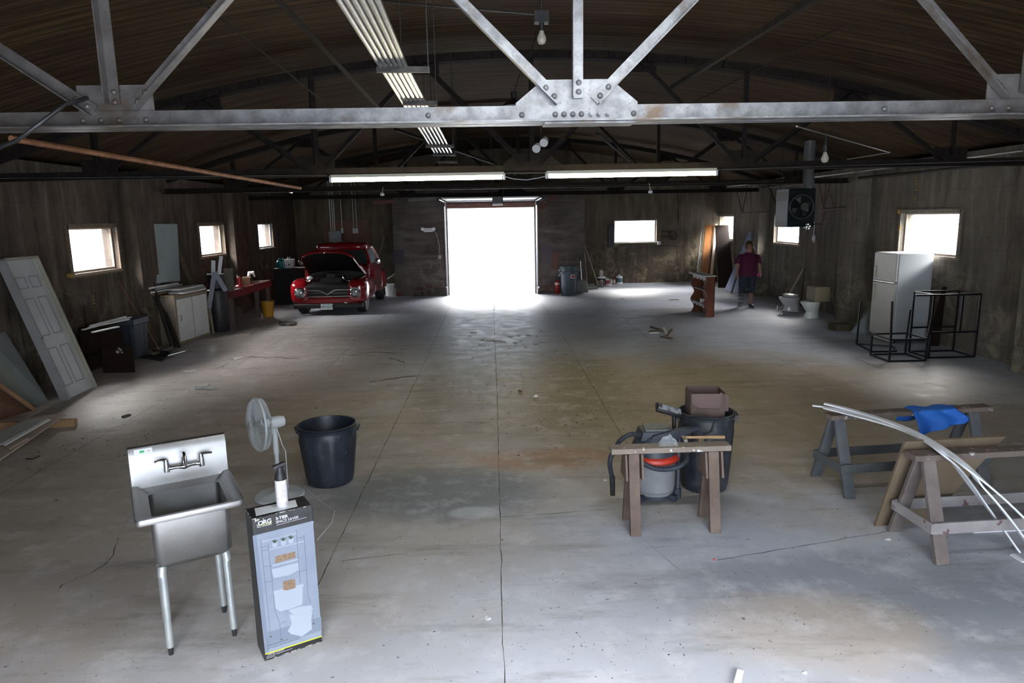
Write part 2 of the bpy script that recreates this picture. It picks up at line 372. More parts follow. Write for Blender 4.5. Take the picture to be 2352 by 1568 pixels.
b = B(); wall_holes(b, 'X', XR+TH/2, TH, YF, YB+.3, WH, RW); struct(b, 'wall_right', WR)
# rear wall: the bay around the big door stands forward of the rest
DX0, DX1, DZ = aY(1030, 600, YD).x, aY(1229, 600, YD).x, aY(1128, 477, YD).z
PX0, PX1 = aY(906, 600, YD).x, aY(1343, 600, YD).x
b = B(); wall_holes(b, 'Y', YB+.15, .3, XL, XR, 5.2, [BWIN, (PX0+.3, PX1-.3, 0, 3.4)]); struct(b, 'wall_back', WBK)
b = B(); wall_holes(b, 'Y', YD+.15, .3, PX0, PX1, 3.4, [(DX0, DX1, 0, DZ)])
b.box((PX0+.12, (YD+YB)/2+.15, 1.7), (.24, YB-YD-.3, 3.4)); b.box((PX1-.12, (YD+YB)/2+.15, 1.7), (.24, YB-YD-.3, 3.4)); b.box(((PX0+PX1)/2, (YD+YB)/2+.1, 3.45), (PX1-PX0, YB-YD+.1, .1))
struct(b, 'wall_door_bay', WDR)
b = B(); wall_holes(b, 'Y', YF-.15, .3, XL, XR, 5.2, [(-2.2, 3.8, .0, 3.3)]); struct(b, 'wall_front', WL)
def pil(n, x0, x1, y0, y1, m): struct(B().box(((x0+x1)/2, (y0+y1)/2, WH/2), (x1-x0, y1-y0, WH)), 'trim_%d' % n, m, bevel=.01)
for i, yy in enumerate((9.9, 15.5, 21.0, 4.5)): pil(i+1, 8.05, XR+.02, yy-.28, yy+.3, WR)
for i, yy in enumerate((14.1, 19.2, 9.75)): pil(i+5, XL-.02, -6.95, yy-.35, yy+.35, WL)

# arched board roof ------------------------------------------------
r = NT('roof_boards', rough=.85, spec=.15); X, Y, Z = r.xyz()
bd = r.math('FRACT', r.math('DIVIDE', Y, .14)); gap = r.ramp(r.math('ABSOLUTE', r.math('SUBTRACT', bd, .5)), .40, .49, (0, 0, 0), (1, 1, 1))
nn = r.noise(1.5, st=(.35, 7.2, 1), det=7, rough=.7); n4 = r.noise(.5, det=4); n5 = r.noise(7, st=(.25, 6, 1), det=5)
c = r.mix(r.ramp(nn, .35, .7), (.018, .011, .005), (.12, .074, .034)); c = r.mix(r.ramp(n4, .45, .65), c, r.mix(.5, c, (.05, .024, .014))); c = r.mix(r.ramp(n5, .62, .68), c, (.012, .01, .008)); c = r.mix(gap, c, (.010, .008, .006))
r.t.links.new(c, r.b.inputs['Base Color']); r.bump(nn, .6, .02)
b = B(); b.grid(lambda u, v: (lerp(XL-.3, XR+.3, u), lerp(YF-.3, YB+.4, v), deck(lerp(XL-.3, XR+.3, u))), 40, 60)
o = struct(b, 'ceiling', r.m, smooth=60); k = o.modifiers.new('s', 'SOLIDIFY'); k.thickness = .12; k.offset = 1
if o.data.polygons[0].normal.z < 0: k.offset = -1

# windows -----------------------------------------------------------
FRM = mat('window_frame_old', (.30, .22, .16), (.42, .33, .25), sc=9, rough=.7)
ALU = mat('window_frame_metal', (.35, .36, .37), rough=.4, metal=.6)
def window(n, wall, rect, split=None, m=FRM):
    u0, u1, z0, z1 = rect; u0, u1 = min(u0, u1), max(u0, u1)
    if wall == 'L': P = lambda u, z, d=0: V((XL-.09-d, u, z)); ex = V((-1, 0, 0))
    elif wall == 'R': P = lambda u, z, d=0: V((XR+.09+d, u, z)); ex = V((1, 0, 0))
    else: P = lambda u, z, d=0: V((u, YB+.2+d, z)); ex = V((0, 1, 0))
    b = B(); t = .035
    for a, c in (((u0, z0+t/2), (u1, z0+t/2)), ((u0, z1-t/2), (u1, z1-t/2)), ((u0+t/2, z0+t), (u0+t/2, z1-t)), ((u1-t/2, z0+t), (u1-t/2, z1-t))):
        b.beam(P(*a), P(*c), t, t, up=ex) if a[0] == c[0] else b.beam(P(*a), P(*c), t, t, up=(0, 0, 1))
    root = b.done('window_%d' % n, m); root['kind'] = 'structure'
    s_ = B(); s_.beam(P(u0-.05, z0-.03, -.09), P(u1+.05, z0-.03, -.09), .07, .03); x = s_.done('sill', m, root)
    pb = B(); pb.poly([P(u0+t, z0+t), P(u1-t, z0+t), P(u1-t, z1-t), P(u0+t, z1-t)], ex*.004); pb.done('pane', GLASS, root)
    if split:
        us = lerp(u0, u1, split); B().beam(P(us, z0+t, .002), P(us, z1-t, .002), .03, .03, up=ex).done('mullion', ALU, root)
    L = area('daylight_portal', P((u0+u1)/2, (z0+z1)/2, .07), (0, 0, 0), abs(u1-u0), z1-z0, 1, (1, 1, 1), portal=True)
    L.rotation_euler = (-ex).to_track_quat('-Z', 'Y').to_euler()
    if wall in 'LR': L.data.size, L.data.size_y = abs(u1-u0), z1-z0
for i, q in enumerate(LW): window(i+1, 'L', q, .55 if i == 2 else None, ALU if i == 2 else FRM)
for i, q in enumerate(RW): window(i+4, 'R', q, .45 if i == 1 else None)
window(7, 'B', BWIN, None, ALU)
# casing boards around the openings
def casing(n, X, rect, s, m):
    u0, u1, z0, z1 = min(rect[:2]), max(rect[:2]), rect[2], rect[3]; b = B()
    for a, c in (((u0-.04, z0-.04), (u1+.04, z0-.04)), ((u0-.04, z1+.03), (u1+.04, z1+.03))): b.beam((X, a[0], a[1]), (X, c[0], c[1]), .03, .07)
    for u in (u0-.03, u1+.03): b.beam((X, u, z0-.04), (X, u, z1+.04), .03, .06, up=(0, 1, 0))
    struct(b, 'trim_%d' % n, m)
casing(11, XL+.015, LW[0], 1, mat('casing_dark', (.12, .085, .06), (.22, .16, .11), sc=14, rough=.85)); casing(12, XL+.015, LW[1], 1, MATS['casing_dark']); casing(13, XR-.015, RW[2], 1, mat('casing_grey', (.16, .145, .12), (.25, .22, .18), sc=14, rough=.85))
casing(14, XR-.015, RW[1], 1, MATS['casing_grey']); casing(15, XR-.015, RW[0], 1, MATS['casing_grey'])

# door opening and daylight behind it --------------------------------
pl = area('daylight_portal', ((DX0+DX1)/2, YD+.33, DZ/2), (radians(-90), 0, 0), DX1-DX0, DZ, 1, (1, 1, 1), portal=True); pl.rotation_euler = V((0, -1, 0)).to_track_quat('-Z', 'Z').to_euler()
# area light added behind the camera, standing in for daylight from an unseen opening
pf = area('fill_front_opening', (.8, YF-.2, 1.75), (0, 0, 0), 5.6, 2.9, 190, (.76, .86, 1.0), 130); pf.rotation_euler = V((0, 1, -.35)).to_track_quat('-Z', 'Z').to_euler()
asph = mat('outside_concrete', (.50, .50, .50), (.42, .42, .42), sc=1, rough=.9)
b = B().box((0, YB+45.4, -.14), (160, 90, .2)); b.box((0, YD+1.6, -.12), (DX1-DX0+.5, 3.2, .2)); struct(b, 'floor_outside', asph)

# ---------------------------------------------------------------- big door hardware
dr = thing('overhead_door', 'raised overhead door panel with its tracks and springs above the bright doorway', 'garage door', ((DX0+DX1)/2, YD-.1, 0))
tz = aY(1128, 463, YD-.1).z
for s, x in ((-1, DX0-.03), (1, DX1+.03)):
    B().angle((x, YD-.04, 0), (x, YD-.04, tz-.12), .05, .006, (s, 0, 0), (0, -1, 0)).tube([(x, YD-.08, tz-.14), (x, YD-.14, tz-.05), (x, YD-.3, tz), (x, YD-2.6, tz+.02)], .018, 6).done('door_track', GALV, dr)
    B().tube([(x-.18*s*-1, YD-.12, tz+.02), (x+.02*s, YD-.12, tz+.02)], .03, 8).done('spring_drum', CHR, dr)
B().cyl((DX0-.1, YD-.12, tz+.03), (DX1+.30, YD-.12, tz+.03), .022, n=10).done('torsion_shaft', GALV, dr)
b = B()
for i in range(4): b.box(((DX0+DX1)/2, YD-.52-i*.58, tz+.06), (DX1-DX0-.04, .56, .04))
b.done('door_panel', mat('door_panel_white', (.60, .62, .64), rough=.4), dr, bevel=.008)
struct(B().box(((DX0+DX1)/2, YD-.01, (DZ+tz)/2-.02), (DX1-DX0+.04, .05, tz-DZ-.03)), 'trim_21', mat('header_board', (.14, .06, .045), (.20, .09, .07), sc=8, rough=.7))
for n_, x in ((22, DX0-.07), (23, DX1+.09)): struct(B().box((x, YD-.015, DZ/2), (.07, .04, DZ)), 'trim_%d' % n_, mat('jamb_wood', (.16, .075, .05), (.23, .12, .08), sc=10, st=(4, 4, .6), rough=.7))
op = aY(1143, 461, 19.7)
oo = thing('door_opener', 'small dark garage door opener box hanging over the doorway', 'door opener', op)
B().box(op, (.30, .34, .24)).done('housing', BLK, oo, bevel=.01)
B().box(op+V((0, -.18, -.09)), (.27, .02, .03)).done('lens_strip', WHITE, oo)
B().tube([op+V((-.15, 0, .1)), op+V((-.16, 0, 1.95))], .008, 6).tube([op+V((.15, 0, .1)), op+V((.16, 0, 1.95))], .008, 6).done('hanger_strap', DARK, oo)
# rail roller ends
for px, py in ((1020, 467), (1250, 463)):
    p = aY(px, py, YD-.14); tag(B().tube([p+V((-.05, 0, 0)), p+V((.05, 0, 0))], .035, 10).done('track_bracket', CHR, loc=p), 'shiny bracket at the %s top corner of the big doorway' % ('left' if px < 1100 else 'right'), 'bracket', 'door track brackets')

# ---------------------------------------------------------------- roof trusses
def truss(i, Y, label, m, fine):
    T = thing('roof_truss', label, 'truss', (XC, Y, 3.1), group='riveted steel roof trusses')
    z0 = 3.135; h = .115
    b = B()
    for s in (-1, 1):
        yy = Y+s*.012
        b.angle((XL+.02, yy, z0), (XR-.02, yy, z0), h, .010, (0, 0, 1), (0, s, 0))
    b.done('bottom_chord', m, T)
    b = B(); N = 28
    for s in (-1, 1):
        for k in range(N):
            x0, x1 = lerp(XL+.1, XR-.1, k/N), lerp(XL+.1, XR-.1, (k+1)/N)
            b.beam((x0, Y+s*.05, arc(x0)+.05), (x1+.01, Y+s*.05, arc(x1)+.05), .09, .11)
    b.done('top_chord', m, T, smooth=20)
    bots = [XC+3.12*k for k in (-2, -1, 0, 1, 2)]; tops = [XC+3.12*(k+.5) for k in (-2, -1, 0, 1)]
    for k, x in enumerate(bots):
        t = arc(x)
        B().angle((x-.035, Y-.022, z0+.16), (x-.035, Y-.022, t+.05), .075, .008, (1, 0, 0), (0, -1, 0)).done('vertical_strut', m, T)
        w_ = .42 if k == 2 else .25; hh = .17
        pts = [(-w_, h*.4), (w_, h*.4), (w_, h+.02), (w_*.55 if k == 2 else w_, h+hh), (-w_*.55 if k == 2 else -w_, h+hh), (-w_, h+.02)]
        gm = m
        gp_ = B().poly([(x+a, Y-.006, z0+c) for a, c in pts], (0, .012, 0)).done('gusset_plate', gm, T)
        for tx in (x-1.56, x+1.56):
            if tx < XL+.5 or tx > XR-.5: continue
            d = V((tx-x, 0, arc(tx)-z0)).normalized(); st = V((x, Y-.016, z0+.02))+d*.17; en = V((tx, Y-.016, arc(tx)+.02))
            nrm = V((d.z, 0, -d.x)); 
            if nrm.z < 0: nrm = -nrm
            B().angle(st-nrm*.035, en-nrm*.035, .075, .008, nrm, (0, -1, 0)).done('diagonal_strut', m, T)
            if fine:
                for q in (.05, .13): rivet(st+d*q+V((0, -.012, 0)), T, m)
        if fine:
            for a in ((-.38, -.15, -.09, -.03, .03, .095, .15, .21, .39) if k == 2 else (-.22, -.1, .02, .2)): rivet(V((x+a, Y-.024, z0+.055)), T, m, box=(k == 2 and .05 < a < .3))
            for c_ in ((.20, .26) if k == 2 else (.17, .235)): rivet(V((x+.01, Y-.032, z0+c_)), T, m)
    if fine:
        for xx in (-.97, 2.19): rivet(V((XC+xx-.05, Y-.024, z0+.06)), T, m)
        B().box((XC+.08, Y, z0-.008), (.62, .2, .012)).done('splice_plate', m, T)
    for x in tops:
        B().box((x, Y, arc(x)-.03), (.5, .012, .22)).done('gusset_plate', m, T)
    return T
def rivet(p, T, m, box=False):
    b = B()
    if box: b.cyl(p+V((0, .003, 0)), p+V((0, -.022, 0)), .017, n=6).cyl(p+V((0, -.02, 0)), p+V((0, -.034, 0)), .010, n=8)
    else: b.lathe([(.020, .002), (.019, -.006), (.014, -.014), (.006, -.018), (.0001, -.019)], p, 10, 'Y')
    b.done('bolt' if box else 'rivet', m, T)
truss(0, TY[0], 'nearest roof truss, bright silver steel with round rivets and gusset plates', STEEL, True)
truss(1, TY[1], 'second roof truss, shaded steel carrying the fluorescent tubes', SHADE_STEEL, False)
truss(2, TY[2], 'third roof truss, shaded steel behind the fluorescent tubes', SHADE_STEEL, False)
truss(3, TY[3], 'farthest roof truss, shaded steel in front of the big doorway', SHADE_STEEL, False)
# long bracing bars
def bar(name, p, q, w_, label, cat, m, gname='bracing bars under the roof', rnd_=False):
    b = B()
    if rnd_: b.tube([p, q], w_/2, 8)
    else: b.angle(p, q, w_, .006, (0, 0, 1), (1, 0, 0))
    return tag(b.done(name, m, loc=(V(p)+V(q))/2), label, cat, gname)
bar('brace_bar', aY(620, -10, 5.0), aY(905, 290, 10.2), .05, 'flat bracing bar running back left of the conduits under the roof', 'brace', SHADE_STEEL)
bar('brace_bar', aY(1880, -6, 5.0), aY(1540, 205, 10.2), .05, 'flat bracing bar running back on the right under the roof', 'brace', SHADE_STEEL)
bar('tie_rod', aY(450, -6, 5.0), aY(790, 272, 10.2), .016, 'thin tie rod slanting down left of the bracing bar', 'rod', SHADE_STEEL, rnd_=True)
bar('tie_rod', aY(1935, 60, 7.0), aY(1575, 245, 10.2), .016, 'thin tie rod slanting up to the right under the roof', 'rod', SHADE_STEEL, rnd_=True)
bar('tie_rod', aY(25, 318, 5.0), aY(690, 432, 10.2), .045, 'rusty tie rod from the nearest truss at far left to the second truss', 'rod', mat('red_rust', (.15, .06, .03), (.30, .14, .07), sc=8, rough=.6, metal=.3), rnd_=True)
bar('brace_bar', aY(905, 300, 10.4), aY(1133, 378, 15.5), .05, 'bracing bar between second and third trusses beside the conduits', 'brace', SHADE_STEEL)
bar('brace_bar', aY(1370, 310, 10.4), aY(1445, 372, 15.5), .05, 'bracing bar right of centre between second and third trusses', 'brace', SHADE_STEEL)
bar('tie_rod', aY(1830, 290, 5.6), aY(2045, 350, 9.8), .014, 'thin conduit crossing behind the nearest truss at right', 'rod', GALV, rnd_=True)
bar('tie_rod', aY(2045, 350, 9.8), aY(1945, 366, 10.2), .014, 'short conduit end returning to the second truss at right', 'rod', GALV, rnd_=True)
tag(B().tube([aY(200, 225, 4.86), aY(150, 240, 4.7), aY(90, 285, 4.6), aY(40, 322, 4.6), aY(-30, 350, 4.7)], .014, 8).done('black_hose', BLK, loc=aY(90, 285, 4.6)), 'black hose drooping over the nearest truss at the far left', 'hose')

# conduits ----------------------------------------------------------------
cz = 3.62
n0 = [g(x, 0, cz) for x in (779, 797, 815, 833, 851, 868)]; n1_ = [g(x, 152, cz) for x in (874, 886, 898, 910, 922, 932)]; n2_ = [g(x, 355, cz) for x in (1001, 1008, 1016, 1024, 1032, 1040)]
ords = ['leftmost', 'second from left', 'third from left', 'third from right', 'second from right', 'rightmost']
for i in range(6):
    a, c, e = n0[i], n1_[i], n2_[i]; d = (e-a); st = a-d*.35
    tag(B().tube([st, a, c, e], .017, 10).done('conduit_pipe', GALV, loc=a), 'silver electrical conduit running along under the roof, %s of six' % ords[i], 'conduit', 'six parallel conduits')
for (xa, xb, y, lab) in ((865, 987, 160, 'nearest'), (925, 1005, 237, 'second'), (978, 1042, 336, 'third'), (994, 1046, 355, 'fourth'), (1004, 1050, 372, 'farthest')):
    p, q = g(xa, y, cz-.03), g(xb, y, cz-.03); t = thing('conduit_hanger', 'channel bar hanger under the six conduits, %s one' % lab, 'hanger', p.lerp(q, .5), group='conduit hangers')
    B().beam(p, q, .04, .04).done('channel_bar', DARK, t)
    for e in (p+V((.01, 0, 0)), q-V((.01, 0, 0))): B().cyl(e, V((e.x, e.y, deck(e.x))), .006, n=6).done('threaded_rod', DARK, t)

# fluorescent fixtures ---------------------------------------------------------
TUBE = mat('lit_tube', (1, .98, .90), emit=42, ecol=(1, .90, .62))
def fixture(xa, ya, xb, yb, Y, lab):
    p, q = aY(xa, ya, Y), aY(xb, yb, Y); d = (q-p).normalized(); t = thing('fluorescent_light', lab, 'light', p.lerp(q, .5), group='lit fluorescent strips')
    B().beam(p+V((0, .02, .052)), q+V((0, .02, .052)), .10, .04).done('housing', mat('fixture_enamel', (.52, .50, .40), rough=.5), t)
    B().tube([p+d*.03, q-d*.03], .026, 14).done('tube', TUBE, t)
    for e, s in ((p, 1), (q, -1)): B().box(e+V((0, 0, .01)), (.03, .06, .08)).done('lamp_holder', WHITE, t)
    for u in (.2, .8): e = p.lerp(q, u); B().cyl(e+V((0, .03, .07)), V((e.x, e.y+.03, 3.2)), .004, n=6).done('hanging_wire', DARK, t)
FY = 9.75
fixture(760, 414, 1158, 407, FY, 'lit fluorescent strip light hanging left of the doorway centre line')
fixture(1255, 405, 1645, 398, FY, 'lit fluorescent strip light hanging at right, ending near a bulb')
for y0, lab in ((2.75, 'only'),):  # unseen fixture above the frame, added to brighten the near end
    p, q = V((-.4, y0, 3.9)), V((2.04, y0, 3.9)); t = thing('fluorescent_light', 'unseen fluorescent strip light added on rods above the near end of the hall', 'light', p.lerp(q, .5), group='lit fluorescent strips')
    B().beam(p+V((0, .02, .07)), q+V((0, .02, .07)), .14, .05).done('housing', MATS['fixture_enamel'], t)
    B().tube([p, q], .03, 12).done('tube', mat('fill_tube_near', (1, .98, .93), emit=112, ecol=(.90, .95, 1.0)), t)
    for u in (.15, .85): e = p.lerp(q, u); B().cyl(e+V((0, 0, .07)), V((e.x, e.y, deck(e.x))), .006, n=6).done('hanging_rod', DARK, t)
tag(B().tube([aY(1158, 405, FY), aY(1180, 411, FY), aY(1210, 413, FY), aY(1240, 408, FY), aY(1255, 404, FY)], .005, 6).done('lamp_flex', WHITE, loc=aY(1200, 410, FY)), 'slack cord joining the two lit fluorescent strips', 'cord')
tag(B().tube([aY(0, 410, 9.9), aY(750, 402, 9.9)], .004, 6).done('overhead_wire', GALV, loc=aY(400, 406, 9.9)), 'thin wire stretched left of the fluorescent strips', 'wire')
tag(B().tube([aY(560, 443, 15.55), aY(1180, 429, 15.55), aY(1640, 421, 15.55), aY(1800, 416, 15.55)], .006, 6).done('overhead_wire', GALV, loc=aY(1180, 430, 15.55)), 'thin conduit stretched just below the fluorescent strips', 'wire')
tag(B().tube([aY(1660, 389, 9.9), aY(2352, 368, 9.9)], .004, 6).done('overhead_wire', GALV, loc=aY(1990, 380, 9.9)), 'thin wire running right from the fluorescent strips', 'wire')
# pipe runs along the top of the right wall
tag(B().tube([aX(1560, 440, 8.0), aX(1750, 420, 8.0), aX(1930, 399, 8.0), aX(2352, 345, 8.0)], .022, 8).done('wall_pipe', GALV, loc=aX(1930, 399, 8.0)), 'long pipe running along the top of the right wall', 'pipe')
tag(B().tube([aX(1560, 448, 8.1), aX(1750, 431, 8.1), aX(2352, 372, 8.1)], .03, 8).done('wall_pipe', DARK, loc=aX(1930, 410, 8.1)), 'dark thick pipe under the long pipe on the right wall', 'pipe')
b = B(); p0, p1 = aX(1690, 430, 8.02), aX(1705, 488, 8.02); b.tube([p0, p1, aX(1717, 428, 8.02)], .012, 6); b.tube([p1, aX(1790, 486, 8.02), aX(1762, 420, 8.02)], .014, 6)
tag(b.done('pipe_rack', DARK, loc=p1), 'dark hanging pipe rack in front of the far right windows', 'rack')
b = B(); c0 = aX(1893, 482, 7.7)
b.tube([c0, aX(1945, 476, 7.7)], .035, 8).tube([aX(1880, 415, 7.7), c0, aX(1898, 415, 7.7)], .012, 6).tube([aX(1907, 410, 7.7), c0, aX(1884, 525, 7.7)], .022, 8)
b.tube([aX(1868, 515, 7.7), aX(1885, 514, 7.7)], .02, 8)
b.tube([aX(1905, 436, 7.7), aX(1914, 470, 7.7), aX(1910, 495, 7.7), aX(1896, 518, 7.7)], .008, 6).tube([aX(1896, 518, 7.7), aX(1893, 600, 8.3)], .006, 6)
tag(b.done('gas_pipe', mat('pipe_maroon', (.05, .022, .02), (.08, .04, .035), rough=.6), loc=c0), 'dark iron gas pipes beside the hanging heater', 'pipe')
# ================================================================ foreground
STL = NT('stainless', rough=.3, metal=.95); q1 = STL.noise(2.2, det=6); q2 = STL.noise(60, st=(1, 1, 4)); q3 = STL.noise(25)
c_ = STL.mix(STL.ramp(q1, .35, .65), (.28, .27, .26), (.40, .40, .40)); c_ = STL.mix(STL.ramp(q3, .64, .95), c_, (.5, .5, .51)); STL.t.links.new(c_, STL.b.inputs['Base Color'])
STL.t.links.new(STL.ramp(q1, .3, .7, (.34, .34, .34), (.48, .48, .48)), STL.b.inputs['Roughness']); STAIN = STL.m
LEGM = mat('galvanised_leg', (.48, .53, .54), (.58, .62, .62), sc=10, rough=.35, metal=.6)

# ---- sink
sk = thing('utility_sink', 'freestanding stainless steel utility sink with backsplash and round legs', 'sink', (-1.875, 3.935, 0), radians(29.0))
zt = .905; W_, D_ = .282, .30
def rr(x0, x1, y0, y1, z, r=.02, n=4):
    P = []
    for cx, cy, a0 in ((x1-r, y1-r, 0), (x0+r, y1-r, pi/2), (x0+r, y0+r, pi), (x1-r, y0+r, 3*pi/2)):
        for k in range(n+1): a = a0+k/n*pi/2; P.append((cx+cos(a)*r, cy+sin(a)*r, z))
    return P
b = B()   # rim: rolled edge outside, deck, opening
b.loft([rr(-W_, W_, -D_, D_, zt-.035, .03), rr(-W_-.006, W_+.006, -D_-.006, D_, zt-.012, .035), rr(-W_, W_, -D_, D_, zt, .03), rr(-W_+.03, W_-.03, -D_+.03, D_-.005, zt-.004, .02), rr(-W_+.04, W_-.04, -D_+.04, D_-.01, zt-.022, .02), rr(-.20, .20, -.215, .165, zt-.026, .03)], cap=False)
b.done('rim', STAIN, sk, world=False, smooth=60)
b = B()   # bowl, inner and outer skins
b.loft([rr(-.20, .20, -.215, .165, zt-.026, .03), rr(-.197, .197, -.212, .162, .60, .04), rr(-.17, .17, -.185, .135, .57, .04)], cap=False); b.poly(rr(-.17, .17, -.185, .135, .57, .04))
b.loft([rr(-.206, .206, -.222, .172, zt-.034, .03), rr(-.206, .206, -.222, .172, .59, .035), rr(-.18, .18, -.195, .145, .555, .04)], cap=False); b.poly(rr(-.18, .18, -.195, .145, .555, .04))
bw = b.done('bowl', STAIN, sk, world=False, smooth=60)
B().lathe([(.028, .5705), (.035, .573), (.042, .5715)], (0, -.02, 0), 20).done('drain', CHR, bw, world=False)
b = B(); b.poly([(-W_, D_-.012, zt-.03), (-W_, D_-.010, zt+.19), (-W_, D_+.016, zt+.235), (-W_, D_+.045, zt+.238), (-W_, D_+.045, zt+.225), (-W_, D_+.01, zt+.18), (-W_, D_+.01, zt-.03)], (2*W_, 0, 0)); b.done('backsplash', STAIN, sk, world=False, bevel=.004)
def plate(x0, x1, z0, z1, m_, e=.0015, name='sticker', par=None):
    P = lambda x, z: (x, lerp(D_-.010, D_+.016, (z-.19)/.045)-e-.002, zt+z)
    return B().poly([P(x0, z0), P(x1, z0), P(x1, z1), P(x0, z1)], (0, -.001, 0)).done(name, m_, par or sk, world=False)
stk = plate(-.245, -.145, .197, .225, VINYL); plate(-.215, -.19, .204, .216, mat('green_ink', (.05, .45, .15)), .003, 'green_mark', stk); plate(-.168, -.16, .207, .214, mat('orange_ink', (.6, .25, .1)), .003, 'orange_mark', stk)
# faucet
fc = thing('f', 'x', 'x'); del fc['label']; del fc['category']; fc.name = 'faucet'; fc.parent = sk; fc.location = (0.02, D_-.02, zt+.095)
b = B(); b.tube([(-.10, -.05, 0), (-.04, -.052, 0), (0, -.06, -.002), (.04, -.052, 0), (.10, -.05, 0)], [.013, .010, .017, .010, .013], 12)
for s in (-1, 1): b.cyl((s*.10, .02, 0), (s*.10, -.05, 0), .020, .016).cyl((s*.10, .02, 0), (s*.10, .012, 0), .032).cyl((s*.10, -.05, -.02), (s*.10, -.05, .045), .018, .014)
b.done('faucet_body', CHR, fc, world=False)
for s in (-1, 1):
    B().cyl((s*.10, -.05, .045), (s*.10, -.05, .06), .014, .011).tube([(s*.10, -.05, .058), (s*.125, -.055, .062), (s*.165, -.06, .058)], [.007, .009, .006], 8).done('lever_handle', CHR, fc, world=False)
B().tube([(0, -.055, 0), (0, -.052, .05), (0, -.07, .085), (0, -.11, .10), (0, -.155, .088), (0, -.175, .05)], [.013, .012, .011, .011, .011, .011], 10).done('spout', CHR, fc, world=False)
for x, y in ((-.182, -.178), (.17, -.178), (.155, .13), (-.182, .13)):
    L = B().cyl((x, y, .05), (x*.97, y*.97, .562), .0205, n=18).cyl((x, y, .50), (x*.97, y*.97, .556), .0245, n=18).done('leg', LEGM, sk, world=False)
    B().cyl((x, y, 0), (x, y, .055), .013, .017, n=12).done('foot', BLK, L, world=False)

# ---- carton
bx = thing('cardboard_carton', 'tall printed cardboard carton of a three tier bathroom shelf', 'box', g(608, 1518), radians(31))
bw_, bh, bdp = .335, .875, .17
CBLK = mat('carton_black', (.014, .014, .016), (.03, .03, .032), sc=20, rough=.35); CSIDE = mat('carton_side', (.05, .048, .045), (.022, .021, .02), sc=6, rough=.6)
B().box((bw_/2, bdp/2, bh/2), (bw_, bdp, bh)).done('carton_body', CBLK, bx, bevel=.003, world=False)
B().box((-.001, bdp/2, bh/2), (.001, bdp-.01, bh-.02)).done('side_panel', CSIDE, bx, world=False)
EDGE = mat('worn_paper_edge', (.55, .53, .50), (.02, .02, .02), sc=40, rough=.8, lo=.45, hi=.5)
for x, y, z, sx_, sy_, sz_ in ((bw_/2, 0, bh, bw_, .004, .004), (0, bdp/2, bh, .004, bdp, .004), (bw_/2, 0, .002, bw_, .004, .004), (bw_, 0, bh*.93, .004, .004, .1), (.04, -.001, bh-.012, .05, .003, .016)): B().box((x, y, z), (sx_, sy_, sz_)).done('worn_edge', EDGE, bx, world=False)
B().poly([(.03, .035, bh), (.26, .03, bh), (.275, .13, bh), (.045, .14, bh)], (0, 0, .002)).done('paper_sheet', VINYL, bx, world=False)
# printed front: picture coordinates read from the carton in the photograph, undone to u,v
QC = ((125, 262), (615, 160), (692, 1330), (210, 1500))
def uv(px, py):
    u = v = .5
    for _ in range(12):
        x = lerp(lerp(QC[0][0], QC[1][0], u), lerp(QC[3][0], QC[2][0], u), v); y = lerp(lerp(QC[0][1], QC[1][1], u), lerp(QC[3][1], QC[2][1], u), v)
        wd = lerp(490, 482, v); u += (px-x)/wd; v += (py-lerp(lerp(QC[0][1], QC[1][1], u), lerp(QC[3][1], QC[2][1], u), v))/1200
    return u, v
def fp(px, py, e): u, v = uv(px, py); return V((u*bw_, -e, (1-v)*bh))
PICM = [mat('print_pale_blue', (.20, .24, .31), (.25, .29, .36), sc=3, rough=.35), mat('print_white', (.35, .39, .46), rough=.35), mat('print_silver', (.11, .13, .17), rough=.35), mat('print_basket', (.30, .20, .13), (.16, .10, .06), sc=90, rough=.4),
        mat('print_green', (.03, .07, .03), rough=.4), mat('print_lime', (.60, .75, .02), rough=.4), mat('print_shadow_blue', (.17, .205, .27), rough=.35)]
b = B()
def fpoly(pts, mi, e=.0012): b.mi = mi; b.poly([fp(x, y, e) for x, y in pts])
def fline(pts, w_, mi, e=.002):
    b.mi = mi; Q = [fp(x, y, e) for x, y in pts]
    for p, q in zip(Q, Q[1:]):
        d = (q-p).normalized(); n_ = V((-d.z, 0, d.x))*w_/2; b.poly([p-n_, q-n_, q+n_, p+n_])
fpoly([(128, 400), (622, 290), (690, 1283), (214, 1436)], 0)
fpoly([(128, 400), (160, 392), (250, 1425), (214, 1436)], 6, .0014)
fpoly([(235, 1240), (685, 1110), (690, 1230), (225, 1380)], 6, .0014)
fpoly([(292, 895), (335, 868), (530, 832), (525, 1000), (410, 1045), (345, 1062), (305, 1030)], 1, .0018)        # tank
fpoly([(285, 880), (535, 822), (538, 840), (290, 905)], 1, .0022)
fpoly([(410, 1050), (500, 1020), (600, 1010), (615, 1045), (560, 1075), (440, 1085)], 1, .0022)                   # seat
fpoly([(415, 1090), (610, 1050), (600, 1130), (605, 1220), (520, 1283), (430, 1262), (400, 1235), (435, 1170)], 1, .0018)
fpoly([(275, 690), (495, 640), (500, 700), (420, 745), (290, 765)], 1, .0018)                                     # towels
fpoly([(280, 655), (495, 605), (497, 615), (282, 668)], 1, .0018); fpoly([(255, 520), (545, 455), (545, 463), (255, 528)], 1, .0018); fpoly([(205, 450), (480, 388), (480, 394), (205, 457)], 1, .0018)
for x, y in ((280, 470), (350, 455), (412, 440)):
    fpoly([(x, y), (x+46, y-9), (x+40, y+30), (x+8, y+36)], 1, .002)
    for k in (-16, -8, 0, 8, 16): fline([(x+23, y-4), (x+23+k*1.3, y-34+abs(k)*.5)], .004, 4, .003)
fpoly([(305, 585), (325, 575), (470, 543), (472, 595), (305, 640)], 3, .0024)
